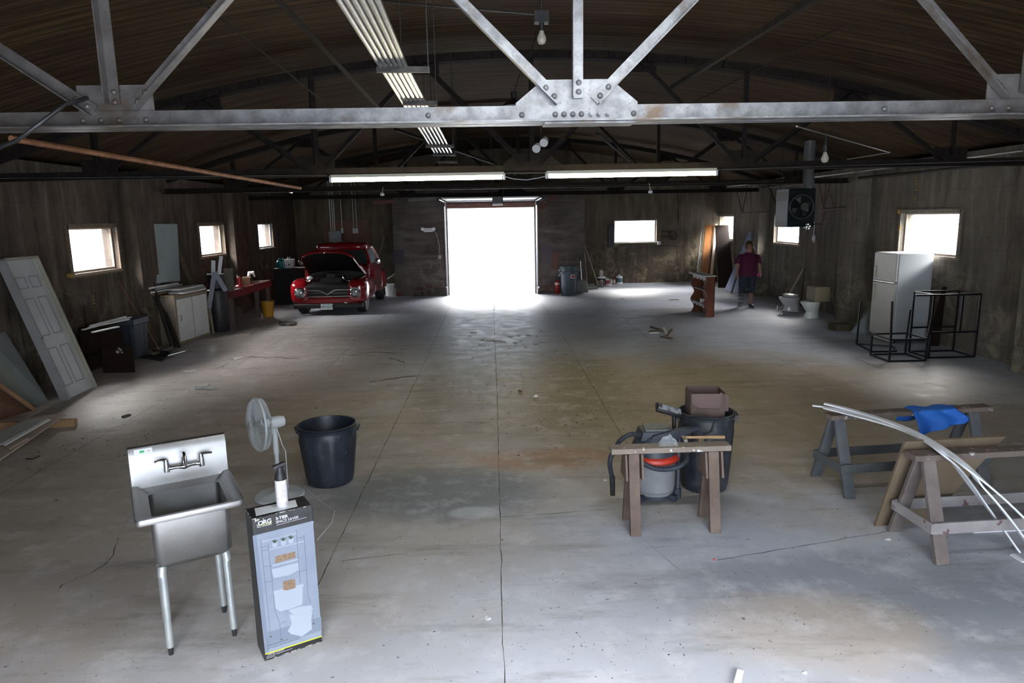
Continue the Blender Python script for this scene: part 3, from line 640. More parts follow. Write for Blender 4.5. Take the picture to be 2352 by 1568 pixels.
fpoly([(363, 800), (398, 790), (465, 777), (470, 855), (398, 875), (368, 873)], 3, .0024)
for pts in ([(190, 430), (262, 1285)], [(248, 470), (278, 790), (295, 1040), (335, 1160), (345, 1300)], [(481, 365), (508, 815)], [(545, 400), (575, 930), (597, 993)], [(195, 500), (248, 490)], [(200, 530), (252, 520)], [(210, 663), (272, 662)], [(220, 795), (285, 795)],
            [(487, 432), (545, 422)], [(500, 718), (560, 700)], [(615, 1090), (620, 1175)], [(345, 1160), (395, 1140)]): fline(pts, .0028, 2)
for x, y in ((262, 1281), (348, 1308), (620, 1172)): fpoly([(x-9, y-4), (x+9, y-8), (x+9, y+1), (x-9, y+5)], 4, .0034)
fline([(430, 1090), (470, 1080), (560, 1068), (612, 1050)], .002, 2); fline([(345, 1062), (410, 1045)], .002, 2)
fline([(214, 1436), (690, 1283)], .006, 5, .0022)
b.done('printed_picture', PICM, bx, world=False)
INK = mat('white_ink', (.80, .82, .86), rough=.4); INKD = mat('dark_ink', (.06, .08, .11), rough=.4)
def ftext(s, px, py, h, m, bold=0, spc=1.0, e=.002):
    p = fp(px, py, e); return text(s, h, Matrix.Translation(p) @ Matrix.Rotation(pi/2, 4, 'X'), m, 'printed_lettering', bx, .0003, bold, spc=spc)
ftext('.ORG', 162, 318, .036, INK, .0009, .92); ftext('3-TIER', 313, 275, .0245, INK, .0007, 1.0); ftext('SPACE SAVER', 315, 305, .0225, INK, 0, .95)
ftext('WELL ORGANIZED', 163, 335, .0095, INK, 0); ftext('Solid steel construction', 232, 1368, .0125, INKD); ftext('Curved glass shelves maximise space', 232, 1393, .0125, INKD)
ftext('LICENSED PRODUCT', 235, 1448, .010, INK); ftext('3-tier space saver with glass shelves and steel frame', 225, 1466, .007, INK); ftext('Assembly required', 225, 1478, .006, INK)
b = B(); fline([(165, 318), (283, 297)], .0016, 0, .0022); fline([(320, 318), (568, 258)], .0018, 1, .0022); b.done('printed_underline', [PICM[5], INK], bx, world=False)

# ---- spray can standing on the carton
Mb = wm(bx); sp = Mb @ V((.19, .085, bh+.002))
sc_ = thing('spray_can', 'white aerosol can with black trigger top standing on the carton', 'spray can', sp, radians(31))
B().lathe([(.031, 0), (.033, .004), (.033, .165), (.029, .175)], (0, 0, 0), 28).done('can_body', mat('can_label', (.74, .66, .70), (.86, .86, .88), sc=9, st=(.4, .4, 6), rough=.3), sc_, world=False)
b = B(); b.lathe([(.0332, .160), (.0335, .172), (.030, .198), (.020, .216), (.017, .232), (.019, .240)], (0, 0, 0), 28); b.box((-.002, 0, .247), (.072, .026, .018), ry=-.22); b.box((.026, 0, .228), (.010, .018, .03), ry=.5)
b.done('trigger_cap', BLK, sc_, bevel=.003, world=False)
b = B()
for i in range(9): b.box((0, -.0334, .145-i*.010), (.026 if i % 3 else .018, .0006, .0022))
b.box((.014, -.0305, .02), (.016, .0006, .022)); b.done('printed_label', mat('label_grey', (.40, .36, .42), rough=.4), sc_, world=False)

# ---- pedestal fan
fb = g(643, 1138); FANW = mat('fan_plastic', (.60, .64, .66), (.66, .70, .72), sc=4, rough=.35)
fn = thing('pedestal_fan', 'pale grey pedestal fan with round wire cage on a disc base', 'fan', fb)
B().lathe([(.22, 0), (.225, .008), (.21, .022), (.06, .035), (.03, .06), (.0, .06)], fb, 40).done('base', FANW, fn)
hc = aY(608, 983, 5.86)       # cage centre
B().cyl(fb+V((0, 0, .04)), (fb.x, fb.y, hc.z-.09), .019, n=16).cyl((fb.x, fb.y, hc.z-.30), (fb.x, fb.y, hc.z-.08), .026, .024, n=16).done('pole', FANW, fn)
ax_ = V((-.80, -.60, .05)).normalized(); hd = V((fb.x, fb.y, hc.z)); cg = hd+ax_*.13
Rm = V((0, 0, 1)).rotation_difference(ax_).to_matrix()
B().lathe([(.02, -.10), (.045, -.09), (.055, -.05), (.055, .03), (.04, .09)], hd, 20, rot=Rm).box(hd+V((0, 0, -.06)), (.04, .05, .08)).done('motor_housing', FANW, fn)
RC = .236; cgm = B()
e1 = Rm @ V((1, 0, 0)); e2 = Rm @ V((0, 1, 0))
def circ(r, d): return [cg+e1*(cos(2*pi*k/40)*r)+e2*(sin(2*pi*k/40)*r)+ax_*d for k in range(40)]
b = B(); b.tube(circ(RC, .02), .011, 8, closed=True); b.done('cage_rim', FANW, fn)
b = B()
for k in range(72):
    a = 2*pi*k/72; u = e1*cos(a)+e2*sin(a); tw = e1*cos(a+.5)+e2*sin(a+.5)
    b.tube([cg+tw*.045+ax_*.085, cg+(tw*.4+u*.6).normalized()*.13+ax_*.078, cg+u*.215+ax_*.05, cg+u*RC+ax_*.02], .0016, 4, caps=False)
for rr_ in (.08, .15): b.tube(circ(rr_, .082 if rr_ < .1 else .07), .0018, 4, closed=True)
b.done('front_grille', FANW, fn)
b = B()
for k in range(72):
    a = 2*pi*k/72; u = e1*cos(a)+e2*sin(a); b.tube([cg+u*RC+ax_*.02, cg+u*(RC-.005)-ax_*.03, cg+u*.12-ax_*.075, cg+u*.05-ax_*.08], .0018, 4, caps=False)
b.done('rear_grille', FANW, fn)
B().lathe([(.0001, .092), (.035, .09), (.045, .078), (.045, .07)], cg, 20, rot=Rm).done('grille_badge', FANW, fn)
b = B()
for k in range(5):
    a0 = 2*pi*k/5
    def bl(u, v, a0=a0):
        r_ = lerp(.03, .20, u); a = a0+lerp(-.42, .42, v)*(1-.25*u)+u*.5; return cg+(e1*cos(a)+e2*sin(a))*r_+ax_*(.02+.05*(v-.5))
    b.grid(bl, 6, 6)
b.done('blade', mat('fan_blade', (.55, .57, .58), rough=.4), fn, solid=.002)
tag(B().tube([hd+V((.02, 0, -.05)), V((fb.x+.06, fb.y, hc.z-.22)), V((fb.x+.10, fb.y-.05, .45)), V((fb.x+.12, fb.y-.12, .12)), V((fb.x+.16, fb.y-.26, .012)), g(700, 1118, .008), g(735, 1150, .008), g(768, 1172, .008), g(762, 1200, .008), g(745, 1220, .008), g(728, 1240, .006)], .004, 6).done('power_cord', WHITE, loc=g(768, 1172)), 'thin white power cord curling on the floor right of the carton', 'cord')

# ---- trash cans
def trash(name, label, c, h, r0, r1, m, ribs=12, handles=True):
    t = thing(name, label, 'trash can', c)
    def ringp(r, z, k=0): return [c+V((cos(2*pi*i/96)*(r+(k if (i//4) % 2 else 0)), sin(2*pi*i/96)*(r+(k if (i//4) % 2 else 0)), z)) for i in range(96)]
    b = B()
    b.loft([ringp(r0-.02, .0), ringp(r0, .015), ringp(r0+.006, .06, .006), ringp(lerp(r0, r1, .8), h*.76, .008), ringp(lerp(r0, r1, .84), h*.80), ringp(lerp(r0, r1, .9), h*.88), ringp(r1-.018, h-.045), ringp(r1, h-.04), ringp(r1+.003, h-.022), ringp(r1-.006, h-.018), ringp(r1+.002, h-.006), ringp(r1-.004, h), ringp(r1-.018, h), ringp(r1-.025, h-.03), ringp(r0-.01, .02), ringp(r0-.012, .018)], cap=False)
    b.poly(ringp(r0-.012, .018)); b.poly(ringp(r0-.02, 0)); b.done('can_body', m, t, smooth=40)
    if handles:
        for a in (-.15, pi-.15):
            p = c+V((cos(a)*(r1-.008), sin(a)*(r1-.008), h-.05)); d = V((-sin(a), cos(a), 0)); o = V((cos(a), sin(a), 0))
            B().tube([p-d*.07-V((0, 0, .04)), p-d*.07+o*.025+V((0, 0, .02)), p+d*.07+o*.025+V((0, 0, .02)), p+d*.07-V((0, 0, .04))], .011, 8).done('handle', m, t)
    return t
CAN = mat('can_blue_black', (.014, .018, .028), (.03, .036, .052), sc=5, rough=.42, c3=(.12, .14, .16), sc3=34, lo3=.64, hi3=.76)
trash('trash_can', 'empty dark ribbed plastic trash can behind the fan and carton', V((-1.63, 6.37, 0)), .585, .215, .278, CAN)
T2 = V((1.92, 5.98, 0))
trash('trash_can', 'dark plastic trash can holding a brown carton, behind the shop vacuum', T2, .735, .205, .255, mat('can_dusty', (.015, .017, .023), (.04, .044, .055), sc=3, rough=.5, c3=(.10, .105, .115), sc3=7, lo3=.55, hi3=.75))
st_ = B().poly([T2+V((-.15+.03*cos(k*pi/8)*1.6-.0, -.222-.02*0, .50+.045*sin(k*pi/8)*1.2)) for k in range(16)], (0, .0, 0)) if 0 else None
def onround(c, r, a0, z0, w_, h_, m, name, par, n=10, e=.004):
    b = B(); b.grid(lambda u, v: (c.x+cos(a0+(u-.5)*w_/r)*(r+e), c.y+sin(a0+(u-.5)*w_/r)*(r+e), z0+(v-.5)*h_), n, 2); return b.done(name, m, par)
lab2 = [o for o in COL.objects if o.name.startswith('trash_can')][-1]
onround(T2, .239, radians(238), .50, .10, .10, mat('round_label', (.35, .10, .06), (.12, .16, .06), sc=25, rough=.5, lo=.45, hi=.5), 'round_sticker', lab2, e=.005)
tag(B().tube([T2+V((-.24, -.16, .66)), T2+V((-.23, -.18, .74)), T2+V((-.08, -.245, .755)), T2+V((0, -.25, .72)), T2+V((-.03, -.27, .62)), T2+V((-.10, -.28, .58))], .008, 8).done('black_rope', BLK, loc=T2+V((0, -.25, .7))), 'dark rope looped over the rim of the can with the carton', 'rope')
CARD = mat('brown_cardboard', (.085, .055, .048), (.13, .088, .078), sc=3, rough=.85)
cb = thing('cardboard_box', 'open brown cardboard box stuffed in the dark trash can', 'box', T2+V((-.01, .02, .62)), radians(-4))
for nm, c_, d_, rx, ry in (('side', (0, -.12, .14), (.29, .006, .30), 0, 0), ('side', (0, .12, .14), (.29, .006, .34), 0, 0), ('side', (.15, 0, .14), (.006, .24, .32), 0, 0), ('side', (-.15, 0, .14), (.006, .24, .32), 0, 0)):
    B().box(c_, d_).done(nm, CARD, cb, world=False)
b = B(); P = [(-.15, .30), (.10, .30), (.10, .17), (-.08, .17), (-.12, .19), (-.15, .23)]
b.poly([(x, -.135, z) for x, z in P], (0, -.004, 0)); b.done('flap', mat('flap_cardboard', (.15, .10, .095), (.11, .075, .07), sc=3, rough=.85), cb, world=False)
B().poly([(.10, -.13, .31), (.19, -.10, .27), (.19, -.10, .13), (.10, -.13, .13)], (0, .004, 0)).done('flap', MATS['flap_cardboard'], cb, world=False)

# ---- sawhorses
def woodmat(name, c, c2, drip=None):
    return mat(name, c, c2, sc=4, st=(1, 1, 1), rough=.75, c3=drip, sc3=16, lo3=.60, hi3=.66, bump=.2)
W1 = woodmat('weathered_brown_wood', (.12, .083, .065), (.20, .145, .115)); W1T = woodmat('paint_splashed_beam', (.30, .25, .20), (.20, .16, .13), (.75, .75, .74))
W2 = woodmat('weathered_grey_wood', (.075, .085, .095), (.13, .135, .14)); W2T = woodmat('dark_splashed_beam', (.11, .085, .075), (.18, .14, .12), (.5, .52, .52))
W3 = woodmat('old_brown_wood', (.12, .095, .09), (.20, .17, .155)); W3L = woodmat('pale_grey_wood', (.26, .24, .24), (.38, .36, .36), (.16, .09, .09))
def horse(label, p, q, h, spread, lw, mleg, mtop, mrail, rails, ends, plates=False, z2=None):
    p, q = V(p), V(q); d = (q-p).normalized(); n_ = V((-d.y, d.x, 0)); mid = (p+q)/2
    t = thing('sawhorse', label, 'sawhorse', mid, group='wooden sawhorses')
    up = V((0, 0, 1))
    B().beam(p+up*(h-.022), q+up*(h-.022), .125, .044).done('top_beam', mtop, t, bevel=.004)
    for e in ends:
        for s in (-1, 1):
            a = p+d*e+n_*s*.035+up*(h-.05); f_ = p+d*e+n_*s*spread; dirv = (f_-a).normalized()
            b = B(); b.beam(f_, a, lw, .036, up=n_*s+up*.3); b.done('leg', mleg, t, bevel=.004)
        if plates:
            B().poly([p+d*(e+.055)+n_*w_*k+up*zz for w_, zz, k in ((.06, h-.05, -1), (.06, h-.05, 1), (.11, h-.25, 1), (.11, h-.25, -1))], d*.018).done('gusset_board', mleg, t, bevel=.002)
            B().poly([p+d*(e-.055)+n_*w_*k+up*zz for w_, zz, k in ((.06, h-.05, -1), (.06, h-.05, 1), (.11, h-.25, 1), (.11, h-.25, -1))], -d*.018).done('gusset_board', mleg, t, bevel=.002)
    if rails:
        for s in (-1, 1):
            k = lerp(spread, .035, .36)+.028; a, c = p+d*(ends[0]-.05)+n_*s*k+up*.25, p+d*(ends[1]+.05)+n_*s*k+up*.25
            B().beam(a, c, .02, .085).done('side_rail', mrail, t, bevel=.003)
        for e, s2 in ((ends[0]-.06, -1), (ends[1]+.06, 1)):
            k = lerp(spread, .035, .36)+.04; B().beam(p+d*e-n_*k+up*.25, p+d*e+n_*k+up*.25, .02, .075).done('end_rail', mrail, t, bevel=.003)
    return t
horse('small brown sawhorse with a paint splashed beam and hammer on it', (.90, 5.17, 0), (1.86, 5.19, 0), .69, .15, .085, W1, W1T, W1, False, (.18, .82), plates=True)
s2 = horse('grey sawhorse at right draped with a blue cloth', (3.0, 5.88, 0), (4.60, 6.04, 0), .70, .27, .10, W2, W2T, W2, True, (.09, 1.42))
s3 = horse('near right sawhorse with a pale side rail and plywood leaning on it', (3.03, 4.70, 0), (5.0, 4.83, 0), .745, .27, .10, W3, W2T, W3L, True, (.12, 1.75))
# hammer
hm = g(1577, 1014, .69); t = thing('hammer', 'claw hammer with wooden handle lying on the small sawhorse', 'hammer', hm+V((0, 0, .01)))
B().tube([hm+V((-.01, .02, .030)), hm+V((.10, .025, .026)), hm+V((.32, .035, .018))], [.010, .011, .015], 10).done('handle', mat('hammer_handle', (.42, .27, .13), (.34, .2, .1), sc=10, rough=.5), t)
B().cyl(hm+V((-.02, -.045, .022)), hm+V((-.02, -.01, .026)), .016).tube([hm+V((-.02, -.01, .026)), hm+V((-.02, .03, .032)), hm+V((-.03, .075, .02))], [.011, .012, .005], 8).done('hammer_head', mat('hammer_steel', (.45, .42, .38), (.2, .17, .14), sc=30, rough=.4, metal=.8), t)
# blue cloth
cp = V((3.84, 5.965, .70)); rnd2 = random.Random(3)
def cl(u, v):
    x = lerp(-.02, .44, u); s = lerp(-.30, .22, v); y0 = cp.y+x*.1
    if abs(s) < .066: y, z = y0+s, .706
    else: o = abs(s)-.066; y, z = y0+(.07+o*.20)*(1 if s > 0 else -1), .706-o*.95*(1-.45*u if s < 0 else 1)
    return V((cp.x+x+.03*sin(s*22)*(.4+u)-(.06*v), y+.014*sin(x*28+s*6)-(0.0 if s > 0 else .012), z+.006*sin(x*25)*sin(s*20)))
b = B(); b.grid(cl, 30, 30); o = b.done('blue_cloth', mat('blue_fabric', (.015, .12, .55), (.03, .20, .72), sc=6, rough=.7), loc=cp, smooth=180, solid=.003); tag(o, 'crumpled bright blue cloth hanging over the right grey sawhorse', 'cloth')
# plywood leaning on the near right horse
pw = [g(2005, 1207), g(2080, 1033, .745), g(2254, 1028, .745), g(2171, 1192)]
pw = [V((3.03, 5.06, 0)), V((3.05, 4.80, .80)), V((3.86, 4.86, .80)), V((3.50, 5.12, 0.))]
tag(B().poly(pw, (0, .022, .004)).done('plywood_board', mat('plywood_tan', (.17, .125, .08), (.21, .16, .105), sc=3, rough=.75), loc=pw[0]), 'tan plywood sheet leaning against the far side of the near right sawhorse', 'board')
# white trim strips
def trimstrip(pts, w_, label, n=40):
    P = [g(x, y, z) for x, y, z in pts]; Q = []
    for k in range(n+1):   # catmull-rom through the points
        t_ = k/n*(len(P)-1); i = min(int(t_), len(P)-2); f_ = t_-i; a, b0, c0, d0 = P[max(i-1, 0)], P[i], P[i+1], P[min(i+2, len(P)-1)]
        Q.append(.5*((2*b0)+(c0-a)*f_+(2*a-5*b0+4*c0-d0)*f_*f_+(3*b0-a-3*c0+d0)*f_**3))
    b = B(); last = None
    for i, p in enumerate(Q):
        d = (Q[min(i+1, n)]-Q[max(i-1, 0)]).normalized(); s = d.cross(V((0, 0, 1))).normalized()*w_/2; u = s.cross(d).normalized()*.006
        ring = [b.bm.verts.new(p+s*a_+u*c_) for a_, c_ in ((-1, -1), (1, -1), (1, 1), (-1, 1))]
        if last: b.join(last, ring)
        else: b._f(ring)
        last = ring
    b._f(last); return tag(b.done('white_trim_strip', VINYL, loc=P[0]), label, 'trim strip', 'white trim strips over the sawhorses')
trimstrip([(1894, 926, .80), (1968, 945, .775), (2067, 978, .78), (2150, 1021, .80), (2238, 1086, .70), (2352, 1190, .40), (2460, 1310, .02)], .05, 'widest white trim strip arching over both right sawhorses')
trimstrip([(1866, 931, .76), (1930, 940, .755), (1990, 957, .755), (2067, 986, .76), (2120, 1010, .77)], .018, 'thin white trim strip sticking out farthest left over the grey sawhorse')
trimstrip([(1894, 936, .765), (2067, 984, .767), (2168, 1042, .775), (2255, 1148, .40), (2340, 1266, .012)], .045, 'white trim strip ending on the floor below the near right sawhorse')
trimstrip([(2067, 980, .772), (2200, 1058, .77), (2254, 1114, .62), (2310, 1180, .42), (2380, 1275, .1)], .03, 'narrow white trim strip between the two wide ones, running off frame')
tag(B().beam(g(2235, 1222, .008), g(2370, 1216, .008), .012, .01).done('white_trim_strip', VINYL, loc=g(2300, 1219)), 'thin white strip lying on the floor under the near right sawhorse', 'trim strip')
tag(B().beam(g(2325, 1273, .01), g(2352, 1290, .01), .035, .012).done('white_trim_offcut', VINYL, loc=g(2340, 1281)), 'short white offcut on the floor at the right frame edge', 'offcut')
tag(B().beam(g(1701, 1540, .03), g(1692, 1575, .03), .035, .012).done('white_trim_offcut', VINYL, loc=g(1697, 1552)), 'white offcut poking up at the bottom edge of the picture', 'offcut')

# ---- shop vacuum
vc = V((1.40, 5.80, 0)); t = thing('shop_vacuum', 'grey and black wet dry shop vacuum with coiled hose behind the small sawhorse', 'vacuum', vc)
VG = mat('vac_grey', (.24, .25, .26), (.30, .31, .32), sc=5, rough=.5); VR = mat('vac_red', (.52, .04, .02), rough=.45); VB = mat('vac_black', (.025, .03, .042), (.05, .06, .08), sc=8, rough=.5)
B().lathe([(.17, .05), (.185, .055), (.195, .10), (.198, .102), (.2, .33), (.206, .335), (.206, .36), (.2, .365)], vc, 40).done('drum', VG, t, smooth=50)
B().lathe([(.205, .36), (.225, .365), (.232, .38), (.225, .405), (.20, .42), (.1, .43), (.0001, .435)], vc, 40).done('lid', VR, t)
b = B(); b.lathe([(.20, .41), (.195, .48), (.17, .55), (.13, .59)], vc, 32); b.loft([[vc+V((x*.20, y*.15, .56)) for x, y in ((-.7, -.8), (.7, -.8), (.7, .8), (-.7, .8))], [vc+V((x*.17, y*.13, .63)) for x, y in ((-.7, -.8), (.7, -.8), (.7, .8), (-.7, .8))]]); b.done('motor_head', VB, t)
B().poly([vc+V((x, y, .632)) for x, y in ((-.10, -.10), (.13, -.10), (.15, .02), (.12, .10), (-.08, .10))], (0, 0, .018)).done('carry_handle', mat('vac_handle_grey', (.17, .19, .19), (.12, .13, .13), sc=20, rough=.5), t, bevel=.006)
b = B(); b.loft([[vc+V((cos(2*pi*k/24)*.19, sin(2*pi*k/24)*.19, z)) for k in range(24)] for z in (.028, .06)])
for k in range(4):
    a = pi/4+k*pi/2; p = vc+V((cos(a)*.21, sin(a)*.21, 0)); b.box(p+V((0, 0, .045)), (.07, .07, .05), rz=a); b.lathe([(.0001, 0), (.02, .004), (.024, .02), (.02, .036), (.0001, .04)], p, 10)
b.done('caster_base', VB, t)
def hose(pts, r=.022, n=90):
    P = [V(p) for p in pts]; Q = []; R_ = []
    for k in range(n*2+1):
        t_ = k/(n*2)*(len(P)-1); i = min(int(t_), len(P)-2); f_ = t_-i; a, b0, c0, d0 = P[max(i-1, 0)], P[i], P[i+1], P[min(i+2, len(P)-1)]
        Q.append(.5*((2*b0)+(c0-a)*f_+(2*a-5*b0+4*c0-d0)*f_*f_+(3*b0-a-3*c0+d0)*f_**3)); R_.append(r*(1 if k % 2 else .9))
    return B().tube(Q, R_, 12)
hp = [vc+V(q) for q in ((-.13, -.10, .60), (-.22, -.05, .60), (-.31, .0, .52), (-.36, -.05, .44), (-.40, -.1, .42), (-.42, -.16, .36), (-.405, -.2, .26))]
hose(hp).done('hose', VB, t)
B().cyl(vc+V((-.405, -.2, .27)), vc+V((-.40, -.2, .10)), .025, .021).done('hose_cuff', BLK, t)
hose([vc+V(q) for q in ((-.2, -.18, .42), (-.05, -.27, .36), (.12, -.27, .36), (.25, -.18, .40), (.29, .02, .46), (.24, .16, .52), (.1, .22, .50))]).done('hose', VB, t)
B().cyl(vc+V((.19, -.13, .10)), vc+V((.21, -.06, .62)), .021, n=14).cyl(vc+V((.19, -.13, .03)), vc+V((.19, -.13, .12)), .032, n=14).done('wand', VB, t)
B().cyl(vc+V((.21, .10, .40)), vc+V((.21, .12, .72)), .02, n=14).done('wand', BLK, t)
b = B(); M_ = Matrix.Translation(vc+V((.16, .12, .76))) @ Matrix.Rotation(.30, 4, 'Y') @ Matrix.Rotation(.5, 4, 'X'); b.box(None, (.25, .10, .035), mtx=M_); nz = b.done('floor_nozzle', BLK, t, bevel=.008)
B().box(None, (.215, .07, .004), mtx=M_ @ Matrix.Translation((0, 0, .020))).done('nozzle_brush', mat('nozzle_dusty', (.35, .37, .38), (.06, .06, .07), sc=14, rough=.6, lo=.45, hi=.55), nz)
B().poly([vc+V(q) for q in ((-.06, -.14, .57), (.14, -.14, .56), (.22, -.13, .585), (.38, -.12, .65), (.38, -.12, .67), (.18, -.14, .655), (-.04, -.14, .60))], (0, .05, .01)).done('utility_nozzle', VB, t, bevel=.008)
bag = B(); bag.grid(lambda u, v: vc+V((lerp(.0, .17, u), -.2-.05*sin(pi*u), lerp(.50, .66, v)*(1-.1*abs(u-.5))-.04)), 10, 10)
b = B(); pb_ = g(1535, 1022, .70); b.grid(lambda u, v: pb_+V(((u-.5)*.15, (v-.5)*.06+.01*sin(u*19), max(.0, .075*sin(pi*u)**.6*sin(pi*v)**.5*(1+.35*sin(u*17+v*9)*cos(v*13))))), 16, 12)
tag(b.done('plastic_bag', mat('clear_plastic', (.75, .8, .85), rough=.12, alpha=.2), loc=pb_), 'small clear plastic bag on the small sawhorse beside the hammer', 'bag')
# ================================================================ left side of the hall
WX = XL+.04
def up_(p, z=0.0): return V((p.x, p.y, z))
# ---- six-panel door still in its frame, leaning on the left wall
BL, BR, TR, TL = g(160, 919), g(217, 890), aX(104, 588, -6.86), aX(33, 592, -6.86)
U = ((BR-BL)+(TR-TL)).normalized(); Vv = ((TL-BL)+(TR-BR)).normalized(); Vv = (Vv-U*U.dot(Vv)).normalized(); Nn = U.cross(Vv)
if Nn.x < 0: Nn = -Nn
DW, DH = .80, ((TL-BL).length+(TR-BR).length)/2
O_ = BL.copy()
def dp(u, v, n=0.0): return O_+U*u+Vv*v+Nn*n
t = thing('panel_door', 'white six panel door in its jamb leaning against the left wall', 'door', O_)
DWH = mat('door_white', (.46, .48, .50), (.53, .55, .57), sc=3, rough=.5); JMB = mat('jamb_beige', (.36, .34, .28), (.42, .40, .34), sc=5, rough=.6)
def slab(b, u0, u1, v0, v1, n0, n1): b.poly([dp(u0, v0, n0), dp(u1, v0, n0), dp(u1, v1, n0), dp(u0, v1, n0)], Nn*(n1-n0)); return b
slab(B(), .03, DW-.03, .02, DH-.03, -.105, -.065).done('door_slab', DWH, t)
b = B(); MO = mat('moulding_grey', (.28, .29, .31), rough=.6)
for u0, u1 in ((.13, .36), (.44, .67)):
    for v0, v1 in ((.20, .80), (.98, 1.56), (1.70, 1.88)):
        for a in ((u0, u1, v0, v0+.018), (u0, u1, v1-.018, v1), (u0, u0+.018, v0, v1), (u1-.018, u1, v0, v1)): slab(b, *a, -.066, -.060)
b.done('panel_moulding', MO, t)
slab(B(), 0, .03, 0, DH, -.12, .0).done('side_jamb', mat('jamb_grey', (.27, .27, .27), (.33, .33, .33), sc=3, rough=.6), t)
slab(slab(B(), DW-.03, DW, 0, DH, -.12, .0), DW-.05, DW-.03, 0, DH, -.065, -.035).done('side_jamb', JMB, t)
slab(B(), 0, DW, DH-.03, DH, -.12, .0).done('head_jamb', JMB, t)
B().ball(dp(.09, .95, -.04), .022, 8).done('door_stop_knob', CHR, t)
# ---- sheets leaning at far left
GP = mat('grey_green_panel', (.20, .215, .20), (.25, .26, .24), sc=2, rough=.7); GP2 = mat('dark_grey_panel', (.16, .175, .18), (.2, .21, .21), sc=2, rough=.7)
def lean(pts, th, name, m, label, cat, **k): return tag(B().poly(pts, V(th)).done(name, m, loc=pts[0], **k), label, cat)
lean([g(-120, 1010), g(80, 930), V((-6.90, 9.35, 1.02)), V((-6.90, 8.0, 1.05))], (-.015, 0, 0), 'panel_sheet', GP, 'pale grey green sheet leaning at the far left behind the brown plywood', 'sheet')
lean([g(78, 932), g(112, 922), V((-6.93, 9.75, 1.03)), V((-6.93, 9.38, 1.03))], (-.015, 0, 0), 'panel_sheet', GP2, 'narrow grey sheet between the pale sheet and the leaning white door', 'sheet')
BP = mat('red_brown_plywood', (.10, .045, .025), (.15, .075, .045), sc=4, rough=.7)
lean([g(-70, 985), g(76, 942), V((-6.70, 8.85, .60)), V((-6.68, 8.1, .60))], (-.02, 0, 0), 'plywood_sheet', BP, 'reddish brown plywood with slanting edge leaning at the far left', 'sheet')
b = B(); b.beam(g(80, 941, .02), V((-6.66, 8.88, .61)), .05, .05); tag(b.done('wood_batten', mat('orange_batten', (.22, .11, .05), (.28, .15, .07), sc=6, rough=.7), loc=g(80, 938)), 'orange brown batten along the edge of the leaning plywood', 'batten')
# ---- loose boards on the floor at far left
def flat(pts, z, th, name, m, label, cat='board'): return tag(B().poly([g(x, y, z) for x, y in pts], (0, 0, th)).done(name, m, loc=g(*pts[0], z)), label, cat)
TAN = mat('tan_board', (.36, .29, .24), (.43, .35, .29), sc=4, rough=.7); PIN = mat('pine_orange', (.32, .19, .09), (.38, .24, .12), sc=5, rough=.7)
tag(B().beam(g(-60, 980, .05), g(174, 970, .045), .08, .09).done('timber', PIN, loc=g(174, 970)), 'orange pine timber on the floor under the loose boards at far left', 'timber')
flat([(95, 956), (152, 954), (20, 1045), (-40, 1085), (-70, 1040)], .10, .02, 'plywood_offcut', TAN, 'tan plywood offcut on the floor at far left, bottom of its pile', 'board')
flat([(70, 962), (112, 962), (10, 1022), (-60, 1020)], .125, .018, 'white_board', mat('pale_board', (.38, .39, .38), (.46, .47, .46), sc=3, rough=.5), 'pale grey board on top of the tan plywood at far left')
flat([(104, 966), (116, 964), (12, 1024), (4, 1020)], .145, .012, 'white_lath', VINYL, 'long white lath on top of the pale board at far left')
flat([(62, 1004), (66, 1008), (22, 1032), (16, 1028)], .125, .015, 'pale_lath', TAN, 'short pale lath beside the long white lath at far left')
# ---- dark brown cabinet carcass with white strips and the bin behind it
DB = mat('dark_brown_laminate', (.020, .012, .010), (.030, .018, .014), sc=3, rough=.95, spec=.1)
t = thing('brown_cabinet', 'dark brown open cabinet carcass with a torn label patch by the left wall', 'cabinet', g(270, 856))
F = [aY(x, y, 11.6) for x, y in ((237, 860), (309, 853), (304, 798), (284, 797), (280, 758), (232, 762))]
for p in F[:2]: p.z = 0
B().poly(F, (0, .02, 0)).done('front_panel', DB, t)
B().box((-7.02, 12.0, .39), (.02, .8, .78)).done('back_panel', DB, t); B().box((-6.86, 12.0, .775), (.34, .8, .02)).done('top_board', DB, t); B().box((-6.86, 12.0, .30), (.34, .76, .02)).done('shelf', DB, t)
b = B()
for x, y, r_ in ((270, 808, 5), (277, 803, 4), (280, 809, 3), (273, 800, 3)): p = aY(x, y, 11.59); b.box(p, (r_*.011, .003, r_*.009), ry=.5)
b.done('torn_label', mat('torn_paper', (.35, .33, .30), rough=.8), t)
for i, (x0, y0, x1, y1, lab) in enumerate(((190, 757, 300, 728, 'front'), (204, 752, 296, 733, 'upper'), (208, 748, 288, 727, 'rear'), (212, 763, 272, 750, 'short lower'))):
    z = (.80, .822, .845, .798)[i]; tag(B().beam(g(x0, y0, z), g(x1, y1, z), .045, .02).done('metal_strip', WHITE, loc=g(x0, y0, z)), '%s white metal strip lying on the brown cabinet' % lab, 'metal strip', 'white strips on the brown cabinet')
BINM = mat('bin_blue_grey', (.045, .055, .075), (.075, .09, .12), sc=4, rough=.5)
c = V((-6.86, 12.92, 0)); t = thing('storage_bin', 'blue grey ribbed rectangular bin standing behind the brown cabinet', 'bin', c)
def rect(hx, hy, z, k=0, n=12):
    P = []
    for (ax0, ay0), (bx0, by0) in (((-1, -1), (1, -1)), ((1, -1), (1, 1)), ((1, 1), (-1, 1)), ((-1, 1), (-1, -1))):
        for i in range(n):
            u = i/n; x, y = lerp(ax0, bx0, u), lerp(ay0, by0, u); q = 1+(k if i % 4 in (1, 2) else 0); P.append(c+V((x*hx*q, y*hy*q, z)))
    return P
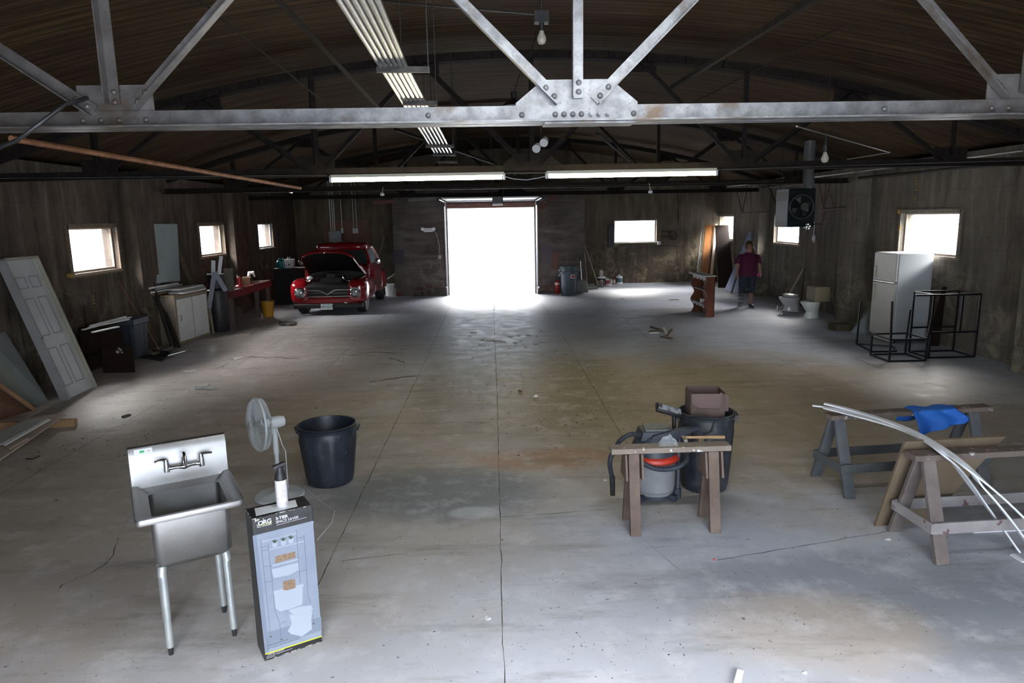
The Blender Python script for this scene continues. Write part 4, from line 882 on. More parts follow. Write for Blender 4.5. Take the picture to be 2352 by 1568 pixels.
B().loft([rect(.15, .20, .02), rect(.17, .22, .10, .05), rect(.19, .25, .64, .04), rect(.20, .265, .65), rect(.215, .28, .66), rect(.215, .28, .76), rect(.20, .265, .76), rect(.15, .19, .04)], cap=False).poly(rect(.15, .19, .04)).done('bin_body', BINM, t, smooth=30)
# ---- stick, dark bars, dustpan and push broom
t = thing('push_broom', 'push broom with thin red handle leaning on the left wall by the bin', 'broom', g(368, 806))
B().tube([aX(272, 646, XL+.02), g(368, 806, .06)], .011, 8).done('handle', mat('red_handle', (.16, .03, .02), (.22, .10, .06), sc=6, rough=.5), t)
B().beam(g(352, 812, .05), g(395, 797, .05), .07, .05).done('broom_head', mat('broom_brown', (.15, .12, .09), rough=.8), t)
B().beam(g(352, 813, .018), g(395, 798, .018), .05, .03).done('bristles', mat('bristle_dark', (.03, .025, .02), rough=.95), t)
for i, (x0, y0, x1, y1, r_) in enumerate(((333, 600, 398, 800, .035), (341, 610, 405, 795, .03), (330, 628, 385, 790, .025), (350, 640, 412, 798, .028))):
    tag(B().beam(g(x1, y1, .0), aX(x0, y0, XL+.06), r_*2, r_).done('iron_post', DARK, loc=g(x1, y1)), 'dark iron post leaning by the white cabinet, %s in its bundle' % ('first', 'second', 'third', 'fourth')[i], 'post', 'bundle of dark posts')
t = thing('dustpan', 'black dustpan with silver handle lying in front of the push broom', 'dustpan', g(375, 822))
P = [g(x, y) for x, y in ((318, 822), (372, 830), (395, 818), (352, 812))]; b = B(); b.poly([p+V((0, 0, .005)) for p in P], (0, 0, .004)); b.poly([P[2], P[3], P[3]+V((0, 0, .09)), P[2]+V((0, 0, .09))], (0, .005, 0)); b.poly([P[1], P[2], P[2]+V((0, 0, .09)), P[1]+V((0, 0, .02))], (.005, 0, 0)); b.done('pan', BLK, t)
B().tube([g(385, 817, .06), g(425, 806, .03)], .012, 8).tube([g(425, 806, .03), g(443, 801, .03)], .018, 8).done('handle', GALV, t)
# ---- white double door cabinet
f0, f1 = V((-6.60, 14.2, 0)), V((-6.46, 15.50, 0)); d = (f1-f0).normalized(); n_ = V((d.y, -d.x, 0)); ch = 1.0
t = thing('white_cabinet', 'white two door cabinet with tan edges against the left wall', 'cabinet', (f0+f1)/2)
CS = mat('cabinet_side', (.17, .14, .11), (.22, .185, .145), sc=3, rough=.6); CE = mat('cabinet_edge', (.24, .185, .13), (.30, .24, .17), sc=8, rough=.6)
def cbx(a, c_, z0, z1, n0, n1, name, m): return B().poly([f0+d*a+n_*n0+V((0, 0, z0)), f0+d*c_+n_*n0+V((0, 0, z0)), f0+d*c_+n_*n0+V((0, 0, z1)), f0+d*a+n_*n0+V((0, 0, z1))], n_*(n1-n0)).done(name, m, t)
LW_ = (f1-f0).length
cbx(0, LW_, 0, ch, -.50, 0, 'carcass', CS)
b = B()
for a in ((0, .06, 0, ch), (LW_-.06, LW_, 0, ch), (.06, LW_-.06, 0, .05), (.06, LW_-.06, ch-.05, ch)): b.poly([f0+d*a[0]+V((0, 0, a[2])), f0+d*a[1]+V((0, 0, a[2])), f0+d*a[1]+V((0, 0, a[3])), f0+d*a[0]+V((0, 0, a[3]))], n_*.012)
b.done('face_frame', CE, t)
for a, c_, hh in ((.07, LW_*.485, .12), (LW_*.515, LW_-.07, LW_-.14)):
    dd = cbx(a, c_, .06, ch-.06, .008, .024, 'door', WHITE); p = f0+d*hh+n_*.03+V((0, 0, .55)); q = f0+d*(a if a > .1 else a+.02)
    hp_ = f0+d*(a+.05)+n_*.03+V((0, 0, .5 if a < .1 else .5))
    if a < .1: B().tube([hp_, hp_+n_*.03, hp_+n_*.03+V((0, 0, .1)), hp_+V((0, 0, .1))], .006, 6).done('handle', BLK, dd)
    else:
        h2 = f0+d*(c_-.03)+n_*.03+V((0, 0, .5)); B().tube([h2, h2+n_*.03, h2+n_*.03+V((0, 0, .1)), h2+V((0, 0, .1))], .006, 6).done('handle', BLK, dd)
# trays / drawer fronts stacked on it
SM = (WHITE, mat('stack_wood', (.20, .14, .09), (.28, .2, .13), sc=5, rough=.7), mat('stack_grey', (.30, .30, .28), rough=.6))
i_ = 0
for z, a, c_, w0, w1, m_, lab in ((1.0, .05, 1.15, -.42, -.02, 1, 'bottom tan board'), (1.03, .35, 1.28, -.30, .02, 0, 'white panel, lowest at front'), (1.07, .40, 1.30, -.28, .0, 2, 'grey panel just above the front white one'), (1.06, -.22, .60, -.50, -.30, 1, 'rear tan board'), (1.11, .3, 1.26, -.28, -.02, 0, 'white panel, topmost at front'), (1.11, -.25, .75, -.54, -.30, 0, 'white panel at back'), (1.16, -.1, .9, -.52, -.30, 2, 'grey panel at back'), (1.20, -.3, .8, -.54, -.32, 0, 'white panel, topmost at back')):
    b = B().poly([f0+d*a+n_*w0+V((0, 0, z)), f0+d*c_+n_*w0+V((0, 0, z)), f0+d*c_+n_*w1+V((0, 0, z)), f0+d*a+n_*w1+V((0, 0, z))], (0, 0, .034)); tag(b.done('stacked_panel', SM[m_], loc=f0+V((0, 0, z))), '%s in the stack on the white cabinet' % lab, 'panel', 'panels stacked on the white cabinet')
P = [aX(x, y, X_) for x, y, X_ in ((362, 650, -6.92), (414, 645, -6.92), (407, 514, -7.13), (350, 514, -7.13))]
tag(B().poly(P, (-.03, 0, 0)).done('blue_grey_panel', mat('pale_blue_grey', (.30, .37, .39), (.35, .42, .44), sc=2, rough=.5), loc=P[0]), 'tall pale blue grey panel standing on the stack, leaning on the left wall', 'panel')
tag(B().beam(V((XL+.06, 15.6, 1.23)), V((XL+.05, 15.75, 1.95)), .07, .03).done('wood_piece', TAN, loc=(XL+.06, 15.6, 1.23)), 'thin upright wood piece right of the blue grey panel', 'wood')
tag(B().beam(V((XL+.12, 16.3, 1.0)), V((XL+.05, 15.75, 1.98)), .09, .03).done('wood_piece', mat('brown_piece', (.13, .09, .06), (.18, .12, .08), rough=.8), loc=(XL+.12, 16.3, 1.0)), 'slanting wood piece leaning right of the blue grey panel', 'wood')
# ---- things between cabinet and red bench
q0 = V((-6.40, 15.95, 0))
tag(B().lathe([(.20, 0), (.21, .02), (.23, .95), (.22, .97), (.0001, .97)], q0, 24).done('dark_drum', BLK, loc=q0), 'tall black drum between the white cabinet and the red bench', 'drum')
pz = aY(498, 625, 16.55).z; pc = V((-6.40, 15.95, .97))
t = thing('black_pot', 'round black pot with pale rim standing on the black drum', 'pot', pc)
B().lathe([(.10, 0), (.16, .05), (.17, .34), (.175, .36), (.165, .36), (.15, .10), (.0001, .06)], pc, 28).done('pot_body', BLK, t)
B().lathe([(.165, .355), (.18, .358), (.182, .372), (.16, .372), (.16, .355)], pc, 28).done('pot_rim', WHITE, t)
for s, lab, w_, px, py in ((-1, 'short', .09, 490, 598), (1, 'long', .08, 508, 588)):
    e = aY(px, py, 15.9); tag(B().beam(pc+V((s*.05, -.05, .12)), e, w_, .012, up=(0, 1, 0)).done('white_paddle', VINYL, loc=pc), '%s white paddle sticking up out of the black pot' % lab, 'paddle', 'white paddles in the black pot')
LAD = mat('ladder_grey', (.27, .29, .36), (.33, .35, .42), sc=4, rough=.5)
t = thing('folding_legs', 'grey folding leg pair standing in front of the black drum', 'folding stand', q0+V((.1, -.4, 0)))
for x, y in ((480, 708), (519, 668)): B().beam(aY(493, 625, 15.6), aY(x, y, 15.6), .10, .02, up=(0, 1, 0)).done('leg', LAD, t)
B().beam(aY(481, 706, 15.62), V((aY(484, 706, 15.6).x, 15.62, 0)), .05, .03).done('foot_post', CE, t)
tag(B().box(aY(526, 642, 16.35), (.20, .06, .52)).box(aY(526, 690, 16.35), (.04, .04, 1.1)).done('display_board', mat('board_drab', (.11, .10, .085), (.16, .145, .12), rough=.7), loc=aY(526, 660, 16.35)), 'narrow drab board on a post in front of the red bench', 'board')
# ---- red workbench
t = thing('workbench', 'long dark red workbench along the left wall', 'workbench', (-6.6, 17.7, 0)); RB = mat('bench_red', (.10, .014, .016), (.15, .03, .028), sc=3, rough=.45)
B().box((-6.66, 17.75, .885), (.92, 2.9, .03)).done('bench_top', mat('bench_top_worn', (.14, .06, .05), (.10, .03, .03), sc=6, rough=.35), t)
B().box((-6.20, 17.75, .80), (.03, 2.9, .15)).done('front_apron', RB, t); B().box((-6.66, 16.32, .80), (.90, .03, .15)).done('end_apron', RB, t)
for x, y in ((-6.27, 16.4), (-6.27, 18.2), (-6.27, 19.1), (-7.05, 16.4), (-7.05, 19.1)): B().box((x, y, .365), (.09, .09, .73)).done('leg', mat('bench_leg', (.10, .08, .075), rough=.7), t)
tag(B().box((-6.4, 17.9, 1.0), (.2, .22, .2), rz=.2).done('small_carton', mat('carton_tan', (.30, .17, .10), rough=.8), loc=(-6.4, 17.9, .9)), 'small brown carton on the red workbench', 'box')
t = thing('red_drill', 'bright red power tool on the workbench beside the small carton', 'power tool', (-6.35, 17.25, .9)); RD = mat('tool_red', (.55, .02, .03), rough=.35)
B().lathe([(.11, .0), (.11, .03), (.05, .06), (.045, .18), (.05, .24), (.03, .27)], (-6.35, 17.25, .9), 18).done('body', RD, t); B().tube([(-6.35, 17.25, 1.14), (-6.32, 17.15, 1.17), (-6.3, 17.0, 1.2)], .02, 8).done('handle', WHITE, t)
tag(B().tube([(-6.4, 18.05, 1.1), (-6.38, 18.1, 1.19), (-6.3, 18.12, 1.2), (-6.28, 18.2, 1.08)], [.03, .05, .045, .02], 8).done('white_rag', VINYL, loc=(-6.4, 18.05, 1.0)), 'white rag draped over the small carton on the workbench', 'rag')
for i, (y, x, lab) in enumerate(((16.75, -6.35, 'silver wrench at the near end of the workbench'), (16.95, -6.28, 'silver bar tool in front of the red power tool'), (17.5, -6.26, 'small silver tool at the front edge of the workbench'))): tag(B().beam((x, y, .91), (x+.07, y+.25, .915), .025, .012).done('hand_tool', CHR, loc=(x, y, .9)), lab, 'tool')
tag(B().box((-6.5, 16.9, .95), (.22, .24, .10), rz=.4).box((-6.5, 16.9, 1.02), (.12, .14, .06), rz=.7).done('tool_case', BLK, loc=(-6.5, 16.9, .9)), 'black tool case on the workbench left of the red tool', 'case')
c = V((-6.06, 18.35, 0)); t = thing('yellow_bucket', 'yellow plastic bucket on the floor in front of the red workbench', 'bucket', c)
B().lathe([(.13, 0), (.16, .40), (.168, .40), (.168, .36), (.150, .38), (.12, .01), (.0001, .01)], c, 24).done('bucket_body', mat('yellow_plastic', (.50, .25, .01), (.58, .3, .02), sc=3, rough=.4), t)
# ---- dark cabinet with jug and box at the rear left
tag(B().box((-6.1, 21.2, .55), (1.1, .6, 1.1)).done('dark_counter', mat('counter_dark', (.007, .006, .006), (.012, .01, .01), rough=.8), loc=(-6.1, 21.2, 0), bevel=.01), 'dark counter in the rear left corner behind the truck', 'counter')
p = aY(644, 606, 21.1); p.z = 1.1; t = thing('teal_jug', 'teal plastic jug on the dark counter left of the truck', 'jug', p)
B().lathe([(.10, 0), (.11, .02), (.11, .2), (.05, .27), (.04, .31)], p, 18).tube([p+V((.06, 0, .26)), p+V((.11, 0, .3)), p+V((.10, 0, .18))], .014, 6).done('jug_body', mat('teal_plastic', (.01, .13, .14), rough=.4), t)
p = aY(666, 600, 21.1); p.z = 1.1; t = thing('white_device', 'white boxy device with a knob on the dark counter beside the truck', 'device', p)
B().poly([p+V((-.12, -.1, 0)), p+V((.10, -.1, 0)), p+V((.13, -.1, .27)), p+V((-.15, -.1, .27))], (0, .2, 0)).done('case', WHITE, t, bevel=.01); B().cyl(p+V((.0, -.11, .11)), p+V((0, -.13, .11)), .025).done('knob', BLK, t)
for s in (-.03, .03): B().tube([p+V((s-.03, 0, .27)), p+V((s-.03, 0, .33))], .014, 8).done('post', VINYL, t)
tag(B().tube([g(445, 775, .0)+V((0, 0, .02)), g(470, 766, .02)], .02, 6).done('wood_block', CE, loc=g(530, 770)), 'short stick on the floor below the white cabinet', 'stick')
tag(B().box(g(556, 768, .012), (.32, .09, .02), rz=.35).done('wood_block', TAN, loc=g(556, 768)), 'short wood block lying in the dark in front of the bench', 'wood')
# ================================================================ rear wall and right side
def onY(x, y, Y, d=0): p = aY(x, y, Y); return V((p.x, Y+d, p.z))
# door bay fittings
p = onY(984, 528, YD-.04); t = thing('emergency_light', 'white emergency light box on the wall left of the bright doorway', 'emergency light', p)
B().box(p, (.30, .08, .13)).done('housing', WHITE, t, bevel=.01)
for s in (-.20, .20): B().cyl(p+V((s*.9, .0, .03)), p+V((s*.9, -.09, .03)), .05, .055).done('lamp_head', VINYL, t)
b = B()
for i in range(5): b.box(p+V((-.08+.04*i, -.041, 0)), (.018, .004, .06))
b.done('sign_bars', mat('faded_sign', (.45, .40, .38), rough=.5), t)
tag(B().tube([p+V((.16, 0, -.02)), p+V((.26, 0, -.12)), p+V((.33, .0, -.5)), onY(1010, 584, YD-.02)], .006, 6).done('light_cable', WHITE, loc=p), 'thin cable from the emergency light down to the switch box', 'cable')
p = onY(1010, 590, YD-.03); tag(B().box(p, (.10, .05, .12)).done('switch_box', mat('box_grey', (.35, .35, .34), rough=.5), loc=p, bevel=.005), 'small grey switch box left of the bright doorway', 'switch box')
c = V((g(967, 678).x, YD-.13, 0)); b = B()
for dx in (-.19, 0, .19): b.box(c+V((dx, 0, .10)), (.03, .2, .19))
b.box(c+V((0, 0, .185)), (.40, .2, .03)).box(c+V((0, 0, .015)), (.40, .2, .03)); tag(b.done('cinder_block', mat('cinder', (.14, .115, .10), (.2, .17, .15), sc=20, rough=.95), loc=c), 'hollow cinder block on the floor left of the doorway', 'block')
for lab, x in (('left', 1026), ('right', 1237)):
    p = onY(x, 658, YD-.03); tag(B().lathe([(.02, -.04), (.05, -.03), (.05, .0), (.02, .02)], p, 12, 'Y').done('outlet', CHR, loc=p), 'round metal fitting low on the wall at the %s of the doorway' % lab, 'fitting')
tag(B().box(onY(975, 655, YD-.002), (.01, .004, .01)).done('x', WDR), 'x', 'x') if 0 else None
for lab, xa, xb, ya, yb, m_ in (('dark painted', 903, 928, 573, 607, mat('painted_patch', (.035, .035, .055), (.06, .05, .06), sc=6, rough=.8)), ('dark violet painted', 1243, 1268, 563, 606, mat('violet_patch', (.075, .06, .085), (.10, .07, .08), sc=4, rough=.8)), ('rusty red painted', 1268, 1283, 580, 620, mat('red_patch', (.16, .055, .04), (.11, .06, .05), sc=5, rough=.8))):
    a, c_ = onY(xa, yb, YD-.006), onY(xb, ya, YD-.006); o = B().box((a+c_)/2, (c_.x-a.x, .004, c_.z-a.z)).done('wall_patch', m_, loc=(a+c_)/2); tag(o, '%s patch on the wall beside the doorway' % lab, 'wall patch')
# electrical board behind the truck
Yb = YB-.02
a, c_ = onY(745, 556, Yb-.02), onY(848, 506, Yb-.02); tag(B().box((a+c_)/2, (c_.x-a.x, .03, c_.z-a.z)).done('backing_board', mat('orange_brown_board', (.16, .06, .025), (.10, .035, .02), sc=2, rough=.5), loc=(a+c_)/2), 'orange brown backing board on the rear wall above the truck', 'board')
a, c_ = onY(757, 560, Yb-.12), onY(784, 530, Yb-.12); t = thing('electrical_panel', 'grey electrical panel on the rear wall above the truck', 'electrical panel', (a+c_)/2)
B().box((a+c_)/2, (c_.x-a.x, .16, c_.z-a.z)).done('cabinet_box', mat('panel_grey', (.26, .28, .30), rough=.5), t, bevel=.01); B().box((a+c_)/2+V((-.04, -.083, .03)), (.14, .004, .05)).done('printed_label', mat('label_pinkish', (.55, .42, .42), rough=.6), t)
for i, (x, yb, lab) in enumerate(((757, 530, 'first above the electrical panel'), (762, 530, 'second above the electrical panel'), (766, 530, 'third above the electrical panel'), (783, 528, 'right of the electrical panel'), (810, 528, 'left of the rear pair'), (817, 528, 'rightmost of the drop pipes'))):
    xx = onY(x, 480, Yb-.06).x; zb = onY(x, yb, Yb-.06).z; t = thing('drop_conduit', 'vertical silver conduit on the rear wall, %s' % lab, 'conduit', (xx, Yb-.06, zb), group='drop conduits above the truck')
    B().cyl((xx, Yb-.06, zb), (xx, Yb-.06, 3.9), .022, n=8).done('pipe', GALV, t)
    if i > 2: B().cyl((xx, Yb-.06, zb-.12), (xx, Yb-.06, zb+.06), .05, n=10).done('fitting', WHITE, t)
# leaning rails, tubes, bucket, dark box behind the truck
for i, (x0, y0, x1, y1, lab) in enumerate(((844, 655, 883, 546, 'longest'), (838, 650, 879, 560, 'second'), (847, 650, 872, 590, 'shortest'))):
    tag(B().beam(V((aY(x0, y0, 23.9).x, 23.9, 0)), onY(x1, y1, YB-.05), .07, .05).done('leaning_rail', mat('rail_tan', (.22, .20, .17), (.30, .27, .23), sc=4, rough=.6), loc=V((aY(x0, y0, 23.9).x, 23.9, 0))), '%s rail leaning on the rear wall right of the truck' % lab, 'rail', 'rails leaning right of the truck')
c = V((g(891, 679).x+.05, 22.95, 0)); t = thing('white_bucket', 'white plastic bucket on the floor left of the doorway wall', 'bucket', c)
B().lathe([(.13, 0), (.155, .30), (.165, .31), (.165, .36), (.172, .375), (.16, .375), (.13, .02), (.0001, .02)], c, 24).done('bucket_body', VINYL, t)
tag(B().box((c.x-.32, 23.4, .20), (.34, .3, .40)).done('dark_crate', BLK, loc=(c.x-.32, 23.4, 0), bevel=.01), 'dark crate behind the white bucket', 'crate')
for x0, y0, x1, y1, lab in ((850, 668, 908, 628, 'thick'), (862, 668, 880, 653, 'thin')):
    tag(B().tube([g(x0, y0, .02), aY(x1, y1, 24.2)], .025 if lab == 'thick' else .014, 8).done('pale_tube', GALV, loc=g(x0, y0, .02)), '%s pale tube slanting up behind the white bucket' % lab, 'tube')
tag(B().box((-2.0+.0, 0, 0), (.01, .01, .01)).done('x', GALV), 'x', 'x') if 0 else None
# high boards on the rear wall
for xa, xb, y_, lab, m_ in ((855, 905, 466, 'reddish', mat('red_batten', (.13, .05, .035), rough=.7)), (938, 1000, 460, 'grey', mat('grey_batten', (.16, .15, .15), rough=.7))):
    a, c_ = onY(xa, y_, YD-.03), onY(xb, y_-4, YD-.03); a.x = max(a.x, PX0-1.0); tag(B().beam(a, c_, .05, .11).done('wall_batten', m_, loc=a), '%s horizontal batten high on the wall left of the doorway' % lab, 'batten')
# right of the doorway ------------------------------------------------
c = V((g(1277, 671).x, YD-.16, 0)); t = thing('fire_extinguisher', 'red fire extinguisher on the floor right of the bright doorway', 'fire extinguisher', c)
B().lathe([(.075, 0), (.08, .01), (.08, .34), (.06, .41), (.03, .44)], c, 20).done('cylinder', mat('extinguisher_red', (.30, .012, .015), rough=.35), t); B().lathe([(.0806, .30), (.0806, .37)], c, 20).done('label_band', mat('cream', (.60, .50, .38), rough=.6), t)
B().box(c+V((0, 0, .46)), (.04, .04, .05)).tube([c+V((0, 0, .48)), c+V((.09, -.02, .50))], .01, 6).tube([c+V((-.03, 0, .46)), c+V((-.1, 0, .38)), c+V((-.1, 0, .2))], .01, 6).done('valve', BLK, t)
c = V((g(1306, 677).x, 21.95, 0)); GC = mat('can_slate', (.055, .075, .10), (.08, .10, .13), sc=3, rough=.4)
def plaincan(nm, lab, c, z, h, r0, r1, m, lbl):
    t = thing(nm, lab, 'trash can', c+V((0, 0, z))); k = c+V((0, 0, z))
    B().lathe([(r0, 0), (r0+.01, .02), (lerp(r0, r1, .85), h*.86), (r1, h-.06), (r1+.02, h-.05), (r1+.02, h), (r1-.01, h), (r0-.01, .03), (.0001, .03)], k, 32).done('can_body', m, t)
    for s in (-1, 1): B().box(k+V((s*(r1+.035), -.03, h-.13)), (.06, .09, .03)).box(k+V((s*(r1+.02), -.03, h-.10)), (.03, .05, .07)).done('handle', mat('can_handle', (.45, .50, .55), rough=.4) if s < 0 else m, t)
    if lbl: o = onround(k, r1, radians(-68), h-.14, .14, .12, WHITE, 'label', t, e=.006); onround(k, r1, radians(-67), h-.14, .10, .085, mat('label_red', (.38, .03, .05), rough=.5), 'label_print', o, e=.010)
plaincan('trash_can', 'lower slate grey trash can of the nested pair right of the doorway', c, 0, .76, .22, .27, GC, False)
plaincan('trash_can', 'upper slate green trash can nested in the pair, with red and white label', c, .17, .76, .215, .268, mat('can_green_slate', (.05, .08, .08), (.07, .10, .10), sc=3, rough=.4), True)
# shovels / brooms
t = thing('snow_shovel', 'grey snow shovel standing blade down beside the nested trash cans', 'shovel', (aY(1335, 667, 22.5).x, YD-.12, 0)); sx0 = aY(1336, 600, YD-.12).x
SHG = mat('shovel_grey', (.15, .15, .14), (.20, .19, .18), sc=5, rough=.7)
B().grid(lambda u, v: (sx0+(u-.5)*(.42-.14*v), YD-.14-.05*cos((u-.5)*pi), .02+.42*v), 8, 6).done('blade', SHG, t, solid=.01); B().cyl((sx0, YD-.14, .40), (sx0-.03, YD-.06, 1.05), .014, n=8).done('shaft', GALV, t); B().tube([(sx0-.03, YD-.06, 1.05), (sx0-.11, YD-.05, 1.15), (sx0+.06, YD-.05, 1.15), (sx0-.03, YD-.06, 1.05)], .014, 6).done('grip', BLK, t)
t = thing('round_shovel', 'round point shovel with thin pale handle leaning right of the bay wall', 'shovel', g(1376, 662)); e = V((PX1+.04, YD+.5, aY(1346, 558, YD+.5).z)); f_ = g(1374, 655, .12)
B().tube([e, f_], .014, 8).done('handle', mat('ash_handle', (.32, .28, .24), rough=.6), t)
sc0 = g(1376, 662); B().grid(lambda u, v: (sc0.x+(u-.5)*.30*(1-.15*v*v), sc0.y-.02-.07*cos((u-.5)*pi)+.05*v, .02+.26*v+.02*cos((u-.5)*pi)), 8, 6).done('blade', mat('shovel_rust', (.12, .10, .085), rough=.6), t, solid=.008)
tag(B().tube([g(1350, 668, .02), V((PX1+.02, YD+.3, aY(1346, 568, YD+.3).z))], .012, 8).done('thin_pole', GALV, loc=g(1350, 668)), 'second thin pole leaning beside the round point shovel', 'pole')
tag(B().beam(g(1348, 662, .05), g(1372, 659, .05), .06, .10).done('wood_scrap', mat('scrap_grey', (.24, .23, .21), rough=.8), loc=g(1355, 662)), 'grey wood scrap on the floor between the two shovels', 'wood')
# paint cans etc.
def canobj(name, lab, px, py, r, h, m, m2, Y=None, z0=0, spout=False):
    c = g(px, py, z0) if Y is None else V((aY(px, py, Y).x, Y, z0)); t = thing(name, lab, 'can', c)
    B().lathe([(r, 0), (r, h), (r*.92, h), (r*.9, h-.01), (.0001, h-.01)], c, 18).done('can_body', m, t); B().lathe([(r+.002, h*.2), (r+.002, h*.75)], c, 18).done('label', m2, t)
    if spout: B().cyl(c+V((0, 0, h-.01)), c+V((0, 0, h+.06)), .03).done('cap', m, t)
    return t
tinm = mat('tin', (.45, .45, .43), rough=.3, metal=.8); lr = mat('label_dull_red', (.28, .05, .05), rough=.6); lb = mat('label_teal', (.08, .16, .20), rough=.6); lw_ = mat('label_cream', (.45, .42, .36), rough=.6)
t = canobj('bucket_black', 'black bucket with a white band below a paint tin at the rear wall', 1381, 656, .15, .33, BLK, BLK); B().lathe([(.155, .28), (.158, .33), (.15, .33)], g(1381, 656), 18).done('rim_band', VINYL, t)
canobj('paint_tin', 'cream and red paint tin standing on the black bucket', 1380, 640, .09, .22, tinm, lw_, 24.8, .33)
canobj('paint_tin', 'red labelled paint can on the floor right of the black bucket', 1393, 655, .11, .26, tinm, lr)
canobj('paint_tin', 'small cream tin on the floor behind the red labelled can', 1402, 653, .07, .20, lw_, tinm)
canobj('paint_tin', 'narrow brown can on the floor left of the teal labelled jug', 1409, 652, .07, .20, lr, lw_)
canobj('solvent_jug', 'white and teal labelled jug at the right end of the paint cans', 1422, 651, .12, .28, VINYL, lb, spout=True)
tag(B().lathe([(.05, 0), (.06, .08), (.0001, .08)], g(1399, 657), 12).done('paper_cup', VINYL, loc=g(1399, 657)), 'small white cup lying in front of the paint cans', 'cup')
a, c_ = onY(1396, 568, Yb-.03), onY(1411, 517, Yb-.03); tag(B().box((a+c_)/2, (c_.x-a.x, .08, c_.z-a.z)).done('fuse_box', mat('fuse_dark', (.04, .04, .045), rough=.6), loc=(a+c_)/2, bevel=.01), 'narrow dark wall box left of the rear window', 'wall box')
p = onY(1514, 558, Yb-.03); tag(B().box(p, (.11, .06, .12)).done('outlet_box', WHITE, loc=p, bevel=.005), 'small white box at the lower right corner of the rear window', 'outlet box')
p = onY(1545, 541, Yb-.1); t = thing('iron_handwheel', 'round spoked valve wheel on the rear wall right of the window', 'valve wheel', p)
b = B(); b.tube([p+V((cos(k*pi/12)*.15, 0, sin(k*pi/12)*.15)) for k in range(24)], .022, 8, closed=True)
for k in range(3): b.tube([p, p+V((cos(k*2.09+.5)*.15, 0, sin(k*2.09+.5)*.15))], .012, 6)
b.cyl(p+V((0, .1, 0)), p+V((0, -.02, 0)), .03); b.done('wheel', DARK, t)
for y0, y1 in ((531, 532), (544, 544)): tag(B().tube([onY(1518, y0, Yb-.03), onY(1545, y1, Yb-.03)], .015, 6).done('valve_pipe', DARK, loc=onY(1518, y0, Yb)), '%s pipe running left from the valve wheel' % ('upper' if y0 < 540 else 'lower'), 'pipe')
tag(B().tube([onY(1510, 565, Yb-.04), onY(1540, 563, Yb-.04), onY(1572, 567, Yb-.04)], .012, 6).done('old_cable', DARK, loc=onY(1540, 563, Yb)), 'dark cable strung on the rear wall under the valve wheel', 'cable')
# leaning boards in the far right corner
Yc = 24.3
tag(B().poly([V((aY(1607, 640, 23.9).x, 23.9, 0)), V((aY(1624, 640, 23.9).x, 23.9, 0)), onY(1640, 516, YB-.25), onY(1622, 516, YB-.25)], (0, .04, 0)).done('orange_door', mat('varnished_orange', (.36, .15, .04), (.28, .10, .03), sc=2, rough=.35), loc=V((7.4, 23.9, 0))), 'orange varnished door slab leaning in the far right corner', 'door slab')
tag(B().beam(V((aY(1632, 640, 23.8).x, 23.8, 0)), onY(1645, 515, YB-.3), .09, .04, up=(0, -1, 0)).done('pale_plank', mat('pale_varnish', (.62, .45, .30), rough=.35), loc=V((7.6, 23.8, 0))), 'shiny pale plank leaning against the orange door slab', 'plank')
tag(B().poly([V((7.72, 23.2, 0)), V((8.28, 23.2, 0)), V((8.36, 24.3, 2.1)), V((7.9, 24.3, 2.1))], (0, .05, 0)).done('dark_door', mat('dark_door', (.035, .022, .018), (.05, .03, .025), rough=.4), loc=V((7.9, 23.2, 0))), 'dark brown door slab leaning right of the orange one', 'door slab')
for x0, x1, y1, lab in ((1599, 1613, 505, 'longest'), (1603, 1607, 560, 'middle'), (1606, 1610, 580, 'shortest')):
    tag(B().tube([V((aY(x0, 640, 23.9).x, 23.9, 0)), onY(x1, y1, YB-.06)], .018, 6).done('thin_lath', mat('lath_grey', (.26, .25, .22), rough=.7), loc=V((aY(x0, 640, 23.9).x, 23.9, 0))), '%s thin lath left of the orange door slab' % lab, 'lath', 'laths in the far right corner')
a0 = g(1676, 664); a1 = g(1692, 671)
tag(B().poly([V((7.85, 22.9, 0)), V((7.85, 21.7, 0)), V((8.33, 21.5, 1.9)), V((8.36, 22.3, 1.9))], (.02, 0, 0)).done('blue_board', mat('powder_blue', (.16, .21, .36), (.22, .27, .42), sc=2, rough=.6), loc=(7.9, 22.3, 0)), 'pale blue board leaning on the right wall behind the person', 'board')
tag(B().beam(V((7.60, 21.55, 0)), V((7.80, 21.55, .75)), .08, .03).done('dark_plank', BLK, loc=(7.6, 21.55, 0)), 'short dark plank leaning beside the blue board', 'plank')
# wooden wall shelf with scalloped sides standing on the floor
sx1, sy0, sy1, sh, sd = 5.16, 16.5, 17.62, 1.0, .25
t = thing('scalloped_shelf', 'dark brown wooden shelf unit with scalloped edges standing on the floor', 'shelf', (sx1+.12, (sy0+sy1)/2, 0)); SB = mat('mahogany', (.11, .032, .014), (.16, .05, .022), sc=3, st=(1, 1, .3), rough=.35); SW = mat('dusty_shelf', (.40, .38, .40), (.30, .27, .28), sc=3, rough=.5)
def sidep(y):
    pts = [(sx1+sd, 0), (sx1+sd, sh)]+[(sx1+.02+.045*sin(k/24*pi*5.0+.6)*(1 if 1 < k < 23 else .3), sh-k/24*sh) for k in range(25)]
    return B().poly([(x, y, z) for x, z in pts], (0, .025, 0))
sidep(sy0).done('side_panel', SB, t); sidep(sy1-.025).done('side_panel', SB, t)
B().box((sx1+.10, (sy0+sy1)/2, sh+.01), (sd+.08, sy1-sy0+.08, .025)).done('top_board', mat('shelf_top_white', (.55, .56, .57), rough=.5), t)
B().box((sx1+sd-.01, (sy0+sy1)/2, sh/2), (.012, sy1-sy0, sh)).done('back_board', SB, t)
for z in (.30, .64): B().box((sx1+.14, (sy0+sy1)/2, z), (sd-.05, sy1-sy0-.05, .02)).done('shelf_board', SW, t)
